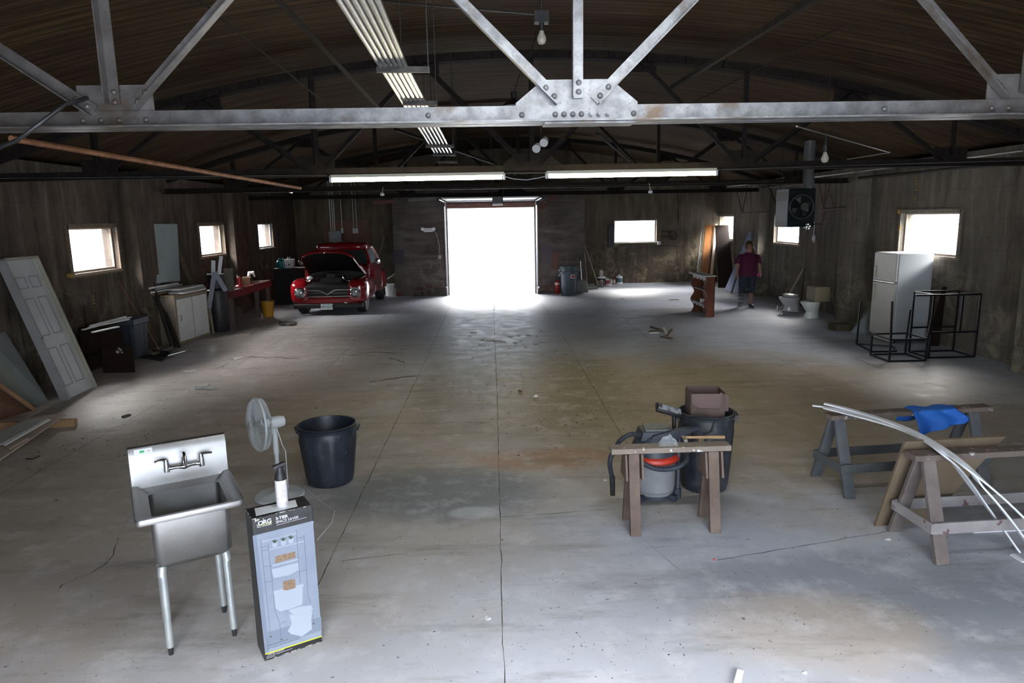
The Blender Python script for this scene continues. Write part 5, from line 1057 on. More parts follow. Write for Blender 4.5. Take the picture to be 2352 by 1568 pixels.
def scal(z, hh, n, inv=1): 
    L = sy1-sy0-.05; pts = [(sy0+.025, z), (sy1-.025, z)]+[(sy1-.025-k/40*L, z-hh*(.55+.35*abs(sin(k/40*pi*n)))) for k in range(41)]
    return B().poly([(sx1+.015, y, zz) for y, zz in pts], (.015, 0, 0))
scal(sh, .13, 4).done('scalloped_apron', SW, t); scal(.31, .10, 4).done('scalloped_apron', SW, t)
tag(B().box((sx1+.1, 16.9, .36), (.06, .05, .09)).box((sx1+.1, 17.0, .395), (.06, .2, .02)).box((sx1+.1, 17.08, .35), (.06, .03, .08)).done('small_bracket', VINYL, loc=(sx1+.1, 16.95, .31)), 'small white bracket on the lower shelf of the scalloped unit', 'bracket')
# poles by the toilets
PW = mat('pole_pale', (.50, .44, .38), rough=.5)
for x0, y0, x1, y1, r_, m_, lab in ((1787, 714, 1846, 575, .012, mat('pole_thin', (.22, .2, .18), rough=.6), 'long thin'), (1795, 709, 1846, 615, .022, PW, 'pale thick'), (1856, 676, 1847, 615, .014, DARK, 'short dark')):
    p0 = g(x0, y0, .01) if y0 > 700 else aX(x0, y0, 8.0); p1 = aX(x1, y1, XR-.03)
    if lab == 'short dark': p0 = V((8.2, p1.y-.3, .01))
    tag(B().tube([p0, p1], r_, 8).done('leaning_pole', m_, loc=p0), '%s pole leaning on the right wall by the toilets' % lab, 'pole', 'poles leaning by the toilets')
# toilets
POR = mat('porcelain', (.56, .60, .58), (.62, .65, .64), sc=2, rough=.2, coat=.5)
def toilet_bowl(c, rz, t, m):
    R_ = Matrix.Rotation(rz, 3, 'Z')
    def sec(z, rx, ry, oy, n=20): return [c+R_@V((cos(2*pi*k/n)*rx, oy+sin(2*pi*k/n)*ry*(1.15 if sin(2*pi*k/n) < 0 else 1), z)) for k in range(n)]
    B().loft([sec(0, .13, .22, 0), sec(.03, .12, .2, 0), sec(.15, .10, .17, .02), sec(.26, .14, .20, -.02), sec(.36, .185, .24, -.05), sec(.40, .19, .245, -.05), sec(.40, .14, .19, -.05), sec(.30, .09, .12, -.03), sec(.25, .04, .06, 0)]).done('bowl', m, t)
c = V((7.66, 16.1, 0)); t = thing('toilet', 'old white toilet with a tan tank standing near the right wall pilaster', 'toilet', c)
toilet_bowl(c, radians(-70), t, POR)
b = B(); b.box(c+V((.12, -.0, .58)), (.36, .48, .36)); b.done('tank', mat('tank_tan', (.20, .17, .11), (.24, .21, .14), sc=2, rough=.4), t, bevel=.02)
c = V((7.55, 17.0, 0)); t = thing('toilet', 'second white toilet bowl tipped up left of the tanked toilet', 'toilet', c)
toilet_bowl(V((7.55, 17.0, .0)), radians(-95), t, mat('porcelain_b', (.50, .50, .52), rough=.25, coat=.4)); B().lathe([(.0001, .0), (.16, .02), (.19, .06), (.15, .08), (.0001, .085)], c+V((-.04, -.02, .40)), 20, ell=1.2).done('seat_lid', MATS['porcelain_b'], t)
tag(B().tube([(7.25, 17.15, .02), (7.25, 17.15, .17), (7.32, 17.1, .17), (7.45, 17.1, .1)], .02, 8).done('pipe_fitting', CHR, loc=(7.25, 17.15, 0)), 'bent chrome pipe fitting on the floor beside the tipped toilet', 'fitting')
tag(B().tube([(7.32, 16.95, .03), (7.55, 16.75, .03), (7.6, 16.7, .03)], .016, 8).done('pipe_fitting', CHR, loc=(7.4, 16.9, 0)), 'straight chrome pipe on the floor in front of the tipped toilet', 'fitting')
# foam sealant smears round the old windows
FO = mat('yellow_foam', (.42, .27, .06), (.25, .15, .04), sc=30, rough=.9)
def foam(X, pts, r_, lab):
    b = B(); r0_ = random.Random(5); s_ = 1 if X > 0 else -1
    P = [aX(x, y, X) for x, y in pts]
    for p, q in zip(P, P[1:]):
        n = max(2, int((q-p).length/.05))
        for k in range(n): b.ball(p.lerp(q, k/n)+V((0, r0_.uniform(-.012, .012), 0)), r_*r0_.uniform(.35, 1.1), 4)
    tag(b.done('foam_smear', FO, loc=P[0]), lab, 'foam sealant', 'yellow foam smears')
foam(XR-.01, ((2104, 408), (2106, 435), (2102, 455), (2100, 472)), .022, 'yellow foam smear running up the right wall above the window by the refrigerator')
foam(XR-.01, ((2066, 484), (2070, 489)), .05, 'yellow foam lump at the top left corner of the window by the refrigerator')
foam(XR-.01, ((2068, 520), (2066, 534)), .035, 'yellow foam lump at the left edge of the window by the refrigerator')
foam(XL+.01, ((157, 632), (166, 634)), .045, 'yellow foam lump at the lower corner of the nearest left window')
foam(XL+.01, ((214, 680), (216, 705), (218, 728)), .018, 'yellow foam smear down a crack below the nearest left window')
foam(XL+.01, ((465, 592), (480, 590), (495, 588)), .03, 'yellow foam lumps under the second left window')
# small box on the floor
tag(B().box((7.45, 14.3, .07), (.38, .35, .13)).done('drab_box', mat('drab_box', (.085, .075, .045), (.12, .10, .06), rough=.8), loc=(7.45, 14.3, 0), bevel=.004), 'low drab box on the floor left of the refrigerator', 'box')
tag(B().box((8.1, 15.9, .33), (.3, .3, .66)).done('grey_carton', mat('grey_carton', (.07, .07, .065), rough=.7), loc=(8.0, 15.9, 0)), 'dark grey carton between the toilet and the wall pilaster', 'box') if 0 else None
# thermostat
p = aX(1871, 547, XR-.03); t = thing('thermostat', 'small round dial thermostat hanging under the heater on the right wall', 'thermostat', p); B().box(p+V((0, .03, -.02)), (.04, .10, .22)).done('plate', mat('plate_grey', (.28, .27, .25), rough=.5), t); B().lathe([(.06, -.03), (.075, -.02), (.075, .0), (.05, .01)], p+V((-.03, -.03, 0)), 16, 'X').done('dial', WHITE, t)
B().tube([p+V((-.02, .02, .05)), p+V((-.02, .02, .42))], .012, 6).done('conduit', WHITE, t)
# ---- hanging heater
hx0, hx1, hy0, hy1 = aY(1812, 450, 15.0).x, aY(1874, 450, 15.0).x, 15.0, 15.65; hz0, hz1 = aY(1840, 521, 15.0).z, aY(1840, 432, 15.0).z
hc_ = V(((hx0+hx1)/2, (hy0+hy1)/2, (hz0+hz1)/2)); t = thing('unit_heater', 'black and grey gas unit heater hanging from the roof before a right window', 'heater', hc_); HB = mat('heater_black', (.008, .010, .011), (.013, .016, .017), rough=.9, spec=.1)
B().box(hc_, (hx1-hx0, hy1-hy0, hz1-hz0)).done('housing', HB, t, bevel=.02)
sp_ = B().box((hx0-.005, hc_.y, hc_.z), (.012, hy1-hy0-.02, hz1-hz0-.02)).done('side_panel', mat('heater_grey', (.09, .11, .14), (.11, .13, .165), sc=2, rough=.5), t)
b = B()
for zc, n in ((hz1-.14, 5), (hz0+.09, 3)):
    for k in range(n): b.box((hx0-.014, hc_.y, zc+.04*(k-n/2)), (.006, hy1-hy0-.12, .022))
b.done('louvre', BLK, sp_)
fcn = V((hc_.x-.02, hy0-.03, hc_.z+.02)); b = B(); b.tube([fcn+V((cos(k*pi/16)*.26, 0, sin(k*pi/16)*.26)) for k in range(32)], .018, 8, closed=True); b.done('fan_ring', mat('ring_grey', (.022, .024, .022), rough=.5), t)
b = B()
for k in range(4):
    a = k*pi/2+.4; b.poly([fcn+V((cos(a)*.05, 0, sin(a)*.05)), fcn+V((cos(a-.25)*.22, -.03, sin(a-.25)*.22)), fcn+V((cos(a+.3)*.22, .02, sin(a+.3)*.22))], (0, .006, 0))
b.done('fan_blade', mat('blade_olive', (.014, .015, .013), rough=.5), t); B().cyl(fcn+V((0, .02, 0)), fcn+V((0, -.16, 0)), .085, n=20).done('motor', mat('motor_olive', (.025, .027, .02), rough=.45), t)
b = B()
for k, (dx, dz) in enumerate(((.12, -.36), (.16, -.40), (.14, -.45), (.09, -.42))): b.lathe([(.0001, -.03), (.035, -.02), (.035, .02), (.0001, .03)], hc_+V((dx, -(hy1-hy0)/2-.03, dz)), 10, 'Y')
b.cyl(hc_+V((.1, -(hy1-hy0)/2, -.05)), hc_+V((.1, -(hy1-hy0)/2-.05, -.05)), .03).done('gas_valve', CHR, t)
fx, fy = aY(1849, 420, 15.3).x, 15.25
B().tube([(fx-.02, hy0+.12, hz1-.12), (fx, hy0+.12, hz1+.08), (fx+.04, fy, hz1+.3), (fx+.04, fy, deck(fx)-.02)], .12, 16).done('flue_pipe', mat('flue_grey', (.13, .14, .14), (.17, .18, .18), sc=4, rough=.5, metal=.4), t)
for x in (hx0+.05, hx1-.05): B().cyl((x, hy1-.1, hz1), (x, hy1-.1, deck(x)), .008, n=6).done('hanger_rod', DARK, t)
# ---- bulbs and lamps
def bulb(px, py, Y, lab, s=1.0):
    p = aY(px, py, Y); t = thing('light_bulb', lab, 'bulb', p); B().lathe([(.0001, -.095), (.035, -.085), (.052, -.05), (.05, -.02), (.028, .03), (.022, .055)], p, 18).done('glass', LAMP, t); B().cyl(p+V((0, 0, .05)), p+V((0, 0, .13)), .026, .03).done('socket', BLK, t)
    return p, t
p, t = bulb(1895, 358, 9.6, 'bare clear bulb hanging at right under the second truss'); B().cyl(p+V((0, 0, .12)), p+V((0, .0, .32)), .03, .012, n=10).cyl(p+V((0, 0, .3)), V((p.x, p.y, deck(p.x))), .006, n=6).done('cord', BLK, t)
p, t = bulb(1244, 82, 8.1, 'bare bulb hanging from a black box under the roof near the centre'); B().box(p+V((0, 0, .19)), (.16, .12, .12)).cyl(p+V((0, 0, .2)), V((p.x, p.y, deck(p.x))), .012, n=6).done('junction_box', BLK, t); B().tube([p+V((0, 0, .22)), V((p.x-2.2, p.y, deck(p.x)-.06))], .012, 6).done('conduit', DARK, t); B().tube([p+V((-.04, 0, .10)), V((aY(1218, 128, 8.6).x, 8.6, aY(1218, 128, 8.6).z))], .01, 6).done('pull_arm', SHADE_STEEL, t)
p = aY(1180, 240, 12.0); t = thing('pendant_lamp', 'dark metal shade lamp hanging under the roof left of centre', 'lamp', p); B().lathe([(.19, -.03), (.15, .02), (.05, .07), (.03, .12)], p, 20).done('shade', DARK, t, solid=.006); B().cyl(p+V((0, 0, .1)), p+V((0, 0, .2)), .05).tube([p+V((0, 0, .2)), p+V((.12, 0, .5)), V((p.x+.2, p.y, deck(p.x)))], .01, 6).done('stem', DARK, t)
p = aY(1243, 330, 10.2); t = thing('flood_light', 'small white twin head flood light under the second truss', 'flood light', p)
for dx, dz in ((-.05, -.03), (.06, .05)): B().cyl(p+V((dx, 0, dz)), p+V((dx-.03, -.10, dz-.05)), .05, .06).done('lamp_head', WHITE, t)
B().cyl(p+V((0, .0, 0)), p+V((0, .08, .15)), .015).cyl(p+V((0, .08, .15)), V((p.x, p.y+.08, deck(p.x)-.02)), .008, n=6).done('bracket', DARK, t)
for px, py, lab in ((878, 447, 'left of the doorway'), (1494, 441, 'above the rear window')):
    p = aY(px, py, 15.4); tag(B().lathe([(.0001, -.03), (.04, -.02), (.05, .01), (.03, .04)], p, 12).cyl(p+V((0, 0, .03)), V((p.x, 15.55, 3.2)), .008, n=6).done('ceiling_bulb', VINYL, loc=p), 'small white lampholder under the third truss, %s' % lab, 'lampholder')
# ---- refrigerator, sheet, black frames
FR = mat('fridge_cream', (.50, .50, .46), (.55, .55, .51), sc=2, rough=.35); FS = mat('fridge_side', (.52, .55, .58), rough=.4)
fc_ = V((7.55, 12.62, 0)); t = thing('refrigerator', 'white top freezer refrigerator near the right wall under a window', 'refrigerator', fc_, radians(2)); fw, fd, fh = .72, .72, 1.71
def fb_(x0, x1, y0, y1, z0, z1, nm, m, bv=.012, par=None): return B().box(((x0+x1)/2, (y0+y1)/2, (z0+z1)/2), (x1-x0, y1-y0, z1-z0)).done(nm, m, par or t, world=False, bevel=bv)
fb_(.05, fd, 0, fw, .08, fh, 'cabinet_body', FS)
fz = fb_(0, .05, .005, fw-.005, 1.17, fh-.005, 'freezer_door', FR); mz = fb_(0, .05, .005, fw-.005, .12, 1.14, 'main_door', FR)
fb_(-.005, .0, .02, fw-.02, 1.15, 1.165, 'trim_strip', GALV, .001, mz)
fb_(-.03, -.005, .62, .65, 1.22, 1.45, 'handle', FR, .005, fz); fb_(-.03, -.005, .62, .65, .75, 1.08, 'handle', FR, .005, mz); fb_(.03, .08, .03, fw-.03, .02, .10, 'kick_grille', FR)
for y in (.06, fw-.06): B().cyl((.12, y, 0), (.12, y, .08), .025).done('foot', BLK, t, world=False)
tag(B().poly([V((7.35, 13.75, 0)), V((8.05, 13.45, 0)), V((8.36, 13.6, 1.35)), V((8.30, 13.9, 1.35))], (0, .008, 0)).done('glass_sheet', mat('dusty_glass', (.20, .23, .24), rough=.25, alpha=.55), loc=(7.8, 13.5, 0)), 'dusty glass sheet leaning behind the refrigerator', 'glass sheet')
tag(B().poly([V((8.05, 12.3, 0)), V((8.3, 12.3, 0)), V((8.37, 12.35, 1.1)), V((8.3, 12.35, 1.1))], (0, .02, 0)).done('dark_board', DB, loc=(8.2, 12.3, 0)), 'dark board standing between refrigerator and right wall', 'board')
BF = mat('frame_black', (.015, .015, .017), (.025, .025, .028), rough=.35, metal=.5)
def frame(label, segs, r_=.014):
    t = thing('metal_stand', label, 'metal frame', (0, 0, 0)); pts = [V(p) for s in segs for p in s]; t.location = V((sum(p.x for p in pts)/len(pts), sum(p.y for p in pts)/len(pts), 0))
    for a, c_ in segs: B().beam(a, c_, r_*2, r_*2).done('tube_rail', BF, t)
# tall double-bay frame on the right
X0, X1, Y0, Y1 = 7.28, 8.25, 11.25, 11.75; hz_ = .93
def box_frame(x0, x1, y0, y1, z0, z1, posts=True):
    s = []
    for z in (z0, z1): s += [((x0, y0, z), (x1, y0, z)), ((x0, y1, z), (x1, y1, z)), ((x0, y0, z), (x0, y1, z)), ((x1, y0, z), (x1, y1, z))]
    if posts: s += [((x, y, z0), (x, y, z1)) for x in (x0, x1) for y in (y0, y1)]
    return s
tall = box_frame(7.42, 8.22, 11.25, 11.80, .014, 1.09)+[((7.42, 11.25, .45), (8.22, 11.25, .45)), ((7.42, 11.80, .45), (8.22, 11.80, .45)), ((7.10, 11.25, 1.09), (7.42, 11.25, 1.09)), ((7.92, 11.25, .45), (7.92, 11.25, 1.09))]
frame('tall black metal shelf frame standing in front of the refrigerator', tall)
low = box_frame(6.62, 7.24, 11.05, 11.62, .014, .38)+[((6.62, 11.05, .38), (6.60, 11.05, .70)), ((6.95, 11.62, .38), (6.93, 11.62, .95)), ((7.24, 11.05, .38), (7.28, 11.05, .72)), ((7.24, 11.62, .38), (7.26, 11.62, .80))]
frame('low black metal stool frame turned legs up in front of the tall frame', low)
flo = box_frame(6.80, 7.75, 11.85, 12.50, .014, .016, False)+[((6.86, 12.50, .0), (6.88, 12.50, .78)), ((7.75, 11.85, .0), (7.75, 11.85, .3))]
flo = [((6.78, 11.85, .014), (6.9, 12.62, .014)), ((6.9, 12.62, .014), (7.42, 12.3, .014)), ((7.42, 12.3, .014), (7.22, 11.85, .014)), ((7.22, 11.85, .014), (6.78, 11.85, .014)), ((6.9, 12.62, 0), (6.92, 12.62, .82))]
frame('flat black metal frame on the floor with one upright at far left', flo)
# ================================================================ red pickup truck, hood raised
TC = V((-4.42, 18.25, 0)); t = thing('pickup_truck', 'red vintage pickup truck with its hood raised, parked nose forward', 'truck', TC)
RED = mat('truck_red', (.22, .005, .010), rough=.18, coat=1.0, spec=.6); RBK = mat('bay_black', (.006, .005, .005), (.012, .01, .01), rough=.6); TG = mat('truck_glass', (.03, .04, .04), rough=.05, spec=1.0)
def W(b, name, m, par=None, **k): return b.done(name, m, par or t, world=False, **k)
def sring(cx, y, hx, z0, z1, p=.55, n=28):
    P = []; cz_, hz_ = (z0+z1)/2, (z1-z0)/2
    for i in range(n):
        a = 2*pi*i/n; ca, sa = cos(a), sin(a); P.append((cx+hx*math.copysign(abs(ca)**p, ca), y, cz_+hz_*math.copysign(abs(sa)**p, sa)))
    return P
for s in (-1, 1):
    secs = [(.0, .72, .14, .40, .80), (.04, .74, .22, .33, .88), (.15, .76, .26, .31, .93), (.45, .77, .275, .31, .965), (.9, .78, .28, .33, .97), (1.4, .78, .26, .35, .93), (1.9, .80, .18, .36, .80)]
    W(B().loft([sring(s*cx, y, hx, a, c_, .6) for y, cx, hx, a, c_ in secs]), 'front_fender', RED, smooth=70)
    W(B().loft([sring(s*.86, y, hx, .36, z1, .6) for y, hx, z1 in ((2.95, .05, .7), (3.1, .13, .9), (3.5, .17, 1.0), (3.95, .14, .92), (4.2, .05, .7))]), 'rear_fender', RED, smooth=70)
    h = W(B().lathe([(.135, .02), (.14, -.02), (.125, -.035), (.115, -.03), (.11, .0)], (s*.735, -.005, .62), 28, 'Y'), 'headlight_ring', CHR)
    W(B().lathe([(.112, -.015), (.08, -.04), (.0001, -.05)], (s*.735, -.005, .62), 24, 'Y'), 'headlight_lens', mat('lens', (.45, .47, .48), (.16, .17, .18), sc=40, rough=.12, metal=.5), h)
    W(B().lathe([(.17, -.11), (.31, -.12), (.345, -.09), (.35, 0), (.345, .09), (.31, .12), (.17, .11)], (s*.80, .62, .35), 32, 'X'), 'wheel', BLK); W(B().lathe([(.17, -.11), (.31, -.12), (.345, -.09), (.35, 0), (.345, .09), (.31, .12), (.17, .11)], (s*.80, 3.55, .35), 32, 'X'), 'wheel', BLK)
    W(B().lathe([(.17, -.02), (.12, .04), (.0001, .06)] if s > 0 else [(.17, .02), (.12, -.04), (.0001, -.06)], (s*.86, .62, .35), 24, 'X'), 'hub_cap', CHR)
    # doors / cab sides
    W(B().loft([[(s*x, y, z) for x, z in ((.82, .36), (.97, .45), (1.0, .8), (.97, 1.15), (.92, 1.27), (.80, 1.27))] for y in (1.55, 2.9)]), 'door', RED, smooth=50)
    W(B().tube([(s*.93, 1.65, 1.22), (s*1.08, 1.62, 1.30)], .012, 6).lathe([(.0001, -.02), (.07, -.01), (.08, .01), (.0001, .03)], (s*1.1, 1.62, 1.33), 14, 'Y'), 'side_mirror', CHR)
# nose, grille, bumper
W(B().loft([[(x, y, z) for x, z in ((-.80, .31), (.80, .31), (.80, .48), (-.80, .48))] for y in (.03, .35)]), 'lower_valance', RED, bevel=.03)
W(B().loft([sring(0, y, .80, z0, z1, .35) for y, z0, z1 in ((.06, .46, .80), (.35, .40, .84))]), 'grille_opening', RBK)
W(B().loft([sring(0, y, .78, .74, z1, .45) for y, z1 in ((.02, .80), (.06, .83), (.30, .86))]), 'nose_panel', RBK, smooth=60)
GR = mat('grille_chrome', (.55, .55, .56), rough=.2, metal=.95)
g1 = [(-.62, .68), (-.24, .68), (-.16, .66), (0, .57), (.14, .66), (.22, .69), (.62, .69)]
W(B().tube([(x, -.0, z) for x, z in g1], .022, 8), 'grille_bar', GR); W(B().tube([(-.62, 0, .51), (.62, 0, .52)], .018, 8), 'grille_bar', GR)
W(B().box((0, .02, .60), (1.2, .01, .012)), 'grille_bar', GR)
W(B().loft([[(x, y, z) for x, z in ((-.92, .20), (.92, .20), (.92, .32), (-.92, .32))] for y in (-.04, .12)]), 'bumper', RBK, bevel=.02)
W(B().box((.48, -.05, .345), (.09, .02, .025)), 'tow_hook', CHR)
lp = W(B().box((-.03, -.055, .245), (.31, .008, .155)), 'licence_plate', mat('plate_white', (.50, .56, .58), rough=.5))
text('77K77', .078, Matrix.Translation((-.078, -.061, .205)) @ Matrix.Rotation(pi/2, 4, 'X'), INKD, 'plate_number', lp, .0005, .0008)
W(B().poly([(-.165, -.0605, .235), (-.12, -.0605, .225), (-.09, -.0605, .235), (-.10, -.0605, .26), (-.14, -.0605, .265)]), 'plate_picture', INKD, lp); W(B().box((-.03, -.0605, .305), (.20, .001, .014)), 'plate_caption', mat('plate_blue', (.10, .25, .32), rough=.5), lp)
# engine bay
W(B().box((0, .85, .80), (1.04, 1.2, .10)), 'bay_floor', RBK)
W(B().box((0, .75, .90), (.55, .65, .14)).cyl((0, .7, .95), (0, .7, 1.08), .17, n=20), 'engine', RBK)
W(B().tube([(-.62, .35, .88), (-.50, .30, .92), (-.42, .28, .86), (-.35, .35, .95), (-.32, .5, 1.05)], .014, 6), 'hose', CHR)
W(B().tube([(.32, .45, 1.06), (.36, .35, .98), (.46, .30, .90), (.60, .28, .89)], .016, 6), 'hose', CHR)
W(B().ball((-.55, .40, .98), .065, 8, (1.3, 1, .8)), 'reservoir', VINYL)
W(B().loft([[(x, y, z) for x, z in ((-.86, .5), (.86, .5), (.86, 1.12), (.60, 1.27), (0, 1.34), (-.60, 1.27), (-.86, 1.12))] for y in (1.45, 1.56)]), 'cowl', RED, bevel=.02)
W(B().poly([(-.80, 1.44, .6), (.80, 1.44, .6), (.80, 1.44, 1.08), (.55, 1.44, 1.20), (0, 1.44, 1.25), (-.55, 1.44, 1.20), (-.80, 1.44, 1.08)], (0, -.01, 0)), 'firewall', RBK)
# raised hood: outer skin red, underside black
def hood(u, v, e=0.0):
    x = (u-.5)*2; hw = lerp(.80, .68, v); y = lerp(1.38, .20, v); z = lerp(1.03, 1.60, v)+(.13)*(1-abs(x)**3.2)*lerp(.6, 1, v)-.02*abs(x)**8
    return V((x*hw, y-e*.2, z+e))
ho = W(B().grid(lambda u, v: hood(u, v, .0), 20, 12), 'hood', RED, smooth=180)
W(B().grid(lambda u, v: hood(.5+(u-.5)*.98, v*.98, -.02), 20, 12), 'hood_underside', RBK, ho, smooth=180)
b = B(); N_ = 20
for k in range(N_):
    a, c_ = hood(k/N_, 1), hood((k+1)/N_, 1); b.poly([a, c_, c_+V((0, -.05, -.075)), a+V((0, -.05, -.075))])
W(b, 'hood_lip', RED, ho, solid=.006, smooth=60)
for u in (0, 1):
    b = B()
    for k in range(10):
        a, c_ = hood(u, k/10), hood(u, (k+1)/10); b.poly([a, c_, c_+V((0, 0, -.10)), a+V((0, 0, -.10))])
    W(b, 'hood_flange', RED, ho, solid=.006)
W(B().tube([(-.02, .10, 1.70), (-.05, .10, 1.65), (-.02, .09, 1.62)], .008, 6), 'hood_ornament', CHR, ho)
for s in (-1, 1): W(B().tube([(s*.72, 1.2, 1.05), (s*.70, .75, 1.36)], .012, 6), 'hood_strut', DARK)
# cab
def cab(y, hw, z0, z1): return sring(0, y, hw, z0, z1, .5)
W(B().loft([cab(1.86, .58, 1.66, 1.80), cab(1.95, .70, 1.60, 1.85), cab(2.3, .76, 1.58, 1.88), cab(2.8, .74, 1.58, 1.85), cab(2.95, .62, 1.62, 1.78)]), 'cab_roof', RED, smooth=70)
W(B().poly([(-.80, 1.60, 1.27), (.80, 1.60, 1.27), (.68, 1.92, 1.68), (-.68, 1.92, 1.68)], (0, .01, 0)), 'windshield', TG)
for s in (-1, 1):
    W(B().tube([(s*.88, 1.58, 1.24), (s*.80, 1.75, 1.50), (s*.69, 1.93, 1.70)], [.04, .035, .04], 8), 'windshield_pillar', RED); W(B().tube([(s*.90, 2.85, 1.24), (s*.80, 2.87, 1.5), (s*.72, 2.85, 1.70)], [.09, .08, .06], 8), 'rear_pillar', RED)
    W(B().poly([(s*.90, 1.68, 1.27), (s*.90, 2.80, 1.27), (s*.74, 2.80, 1.66), (s*.72, 1.98, 1.66)], (-s*.01, 0, 0)), 'side_window', mat('side_glass', (.30, .36, .38), rough=.08))
W(B().box((0, 2.93, .85), (1.8, .05, .9)), 'cab_rear', RED)
W(B().loft([[(x, y, z) for x, z in ((-.70, .5), (.70, .5), (.70, 1.05), (.66, 1.05), (.66, .56), (-.66, .56), (-.66, 1.05), (-.70, 1.05))] for y in (2.98, 4.3)]), 'cargo_bed', RED)
W(B().box((0, 2.15, .42), (1.3, 3.8, .16)), 'chassis', RBK)
tag(B().grid(lambda u, v: g(lerp(640, 680, u), lerp(738, 746, v), .01+.025*abs(sin(u*7)*sin(v*4))), 12, 5).done('dark_rag', mat('rag_dark', (.03, .028, .025), (.09, .08, .07), sc=10, rough=.9), loc=g(660, 742), solid=.004), 'dark crumpled rag on the floor in front of the red truck', 'rag')

# ================================================================ person
PB = V((6.78, 18.02, 0)); t = thing('person', 'person in maroon shirt and dark capri trousers with one walking boot, standing on the right', 'person', PB)
SKN = mat('skin', (.30, .15, .10), (.34, .18, .125), sc=4, rough=.5)
def skinned(edges, verts, rad, root, sub=2):
    me = bpy.data.meshes.new('s'); me.from_pydata(verts, edges, []); o = bpy.data.objects.new('s', me); COL.objects.link(o)
    o.modifiers.new('k', 'SKIN'); 
    for i, r_ in enumerate(rad): me.skin_vertices[0].data[i].radius = r_ if isinstance(r_, tuple) else (r_, r_)
    me.skin_vertices[0].data[root].use_root = True
    s = o.modifiers.new('u', 'SUBSURF'); s.levels = sub; s.render_levels = sub
    dg = bpy.context.evaluated_depsgraph_get(); dg.update(); r_ = bpy.data.meshes.new_from_object(o.evaluated_get(dg)); bpy.data.objects.remove(o); return r_
vs = [(0, 0, .95), (0, .01, 1.15), (0, .0, 1.36), (0, .0, 1.46), (0, -.01, 1.545), (0, -.015, 1.65), (0, -.01, 1.73),
      (-.11, 0, .90), (-.14, -.01, .50), (-.17, .02, .10), (-.19, -.10, .045), (.11, .0, .90), (.12, .0, .50), (.11, .03, .10), (.12, -.09, .045),
      (-.19, .0, 1.42), (-.28, .01, 1.18), (-.31, -.03, .94), (-.31, -.05, .87), (.19, .0, 1.42), (.29, .01, 1.18), (.31, -.03, .94), (.31, -.05, .87)]
ed = [(0, 1), (1, 2), (2, 3), (3, 4), (4, 5), (5, 6), (0, 7), (7, 8), (8, 9), (9, 10), (0, 11), (11, 12), (12, 13), (13, 14), (2, 15), (15, 16), (16, 17), (17, 18), (2, 19), (19, 20), (20, 21), (21, 22)]
ra = [(.17, .13), (.17, .13), (.15, .11), (.06, .06), (.078, .088), (.098, .118), (.07, .085), .10, .065, .042, .035, .10, .065, .042, .035, .065, .05, .036, .034, .065, .05, .036, .034]
me = skinned(ed, vs, ra, 0)
b = B(); b.bm.from_mesh(me)
for f_ in b.bm.faces: f_.smooth = True
def limb(pts, r, n=10): b.tube(pts, r, n)
for s in (-1, 1):
    hx, hy, hz_ = s*.31, -.05, .87
    for k, (dy, L) in enumerate(((-.035, .07), (-.012, .08), (.012, .075), (.034, .06))): limb([(hx, hy+dy, hz_), (hx-s*.005, hy+dy-.005, hz_-L*.55), (hx-s*.022, hy+dy-.008, hz_-L)], [.011, .010, .008], 8)
    limb([(hx, hy-.03, hz_+.03), (hx-s*.02, hy-.055, hz_+.0), (hx-s*.025, hy-.06, hz_-.03)], [.012, .011, .008], 8)
b.tube([(0, -.115, 1.655), (0, -.142, 1.622), (0, -.115, 1.612)], [.010, .016, .010], 8)
for s in (-1, 1): b.ball((s*.098, -.01, 1.635), .022, 6, (.5, .8, 1.3))
bd = b.done('body', SKN, t, world=False, smooth=180); bd['label'] = 'face, arms and one bare calf'
b = B()
for s in (-1, 1): b.ball((s*.036, -.112, 1.660), .011, 6)
b.done('eye', BLK, t, world=False)
B().tube([(-.03, -.105, 1.588), (0, -.116, 1.584), (.03, -.105, 1.588)], [.003, .006, .003], 6).done('mouth', mat('lips', (.22, .06, .05), rough=.5), t, world=False)
HR = mat('hair_light_brown', (.065, .035, .02), (.13, .075, .04), sc=30, st=(1, 1, .2), rough=.45)
b = B()
def hairf(u, v):
    a = lerp(-.30*pi, 1.30*pi, u); ph = lerp(0, 1.0, v)*pi*.62; r1 = .112+.005*sin(u*40); return V((cos(a)*sin(ph)*r1, .004+sin(a)*sin(ph)*.130, 1.675+cos(ph)*.118-(.05 if v > .9 else 0)))
b.grid(hairf, 28, 10); b.tube([(.02, .12, 1.68), (.10, .10, 1.62), (.14, .06, 1.53), (.145, .0, 1.45), (.13, -.06, 1.38)], [.035, .05, .05, .038, .012], 12)
b.tube([(-.085, -.03, 1.70), (-.10, -.03, 1.62), (-.095, -.02, 1.56)], [.015, .018, .01], 8)
b.done('hair', HR, t, world=False, smooth=180)
SHM = mat('maroon_cloth', (.075, .006, .030), (.10, .010, .042), sc=5, rough=.85)
def er(cx, cy, z, rx, ry, n=24, k=0): return [(cx+cos(2*pi*i/n)*rx*(1+k*sin(i*2.3)), cy+sin(2*pi*i/n)*ry*(1+k*sin(i*2.3)), z) for i in range(n)]
b = B(); b.loft([er(0, 0, .86, .245, .19, k=.02), er(0, -.01, 1.0, .24, .20, k=.02), er(0, -.015, 1.15, .225, .19), er(0, -.02, 1.30, .225, .175), er(0, -.005, 1.40, .215, .13), er(0, 0, 1.45, .16, .10), er(0, -.005, 1.485, .085, .075)], cap=False)
for s in (-1, 1):
    b.loft([er(s*.15, 0, 1.445, .05, .075), er(s*.215, 0, 1.42, .065, .085), er(s*.27, 0, 1.32, .075, .08), er(s*.305, .0, 1.20, .078, .078)], cap=False)
b.done('shirt', SHM, t, world=False, smooth=180)
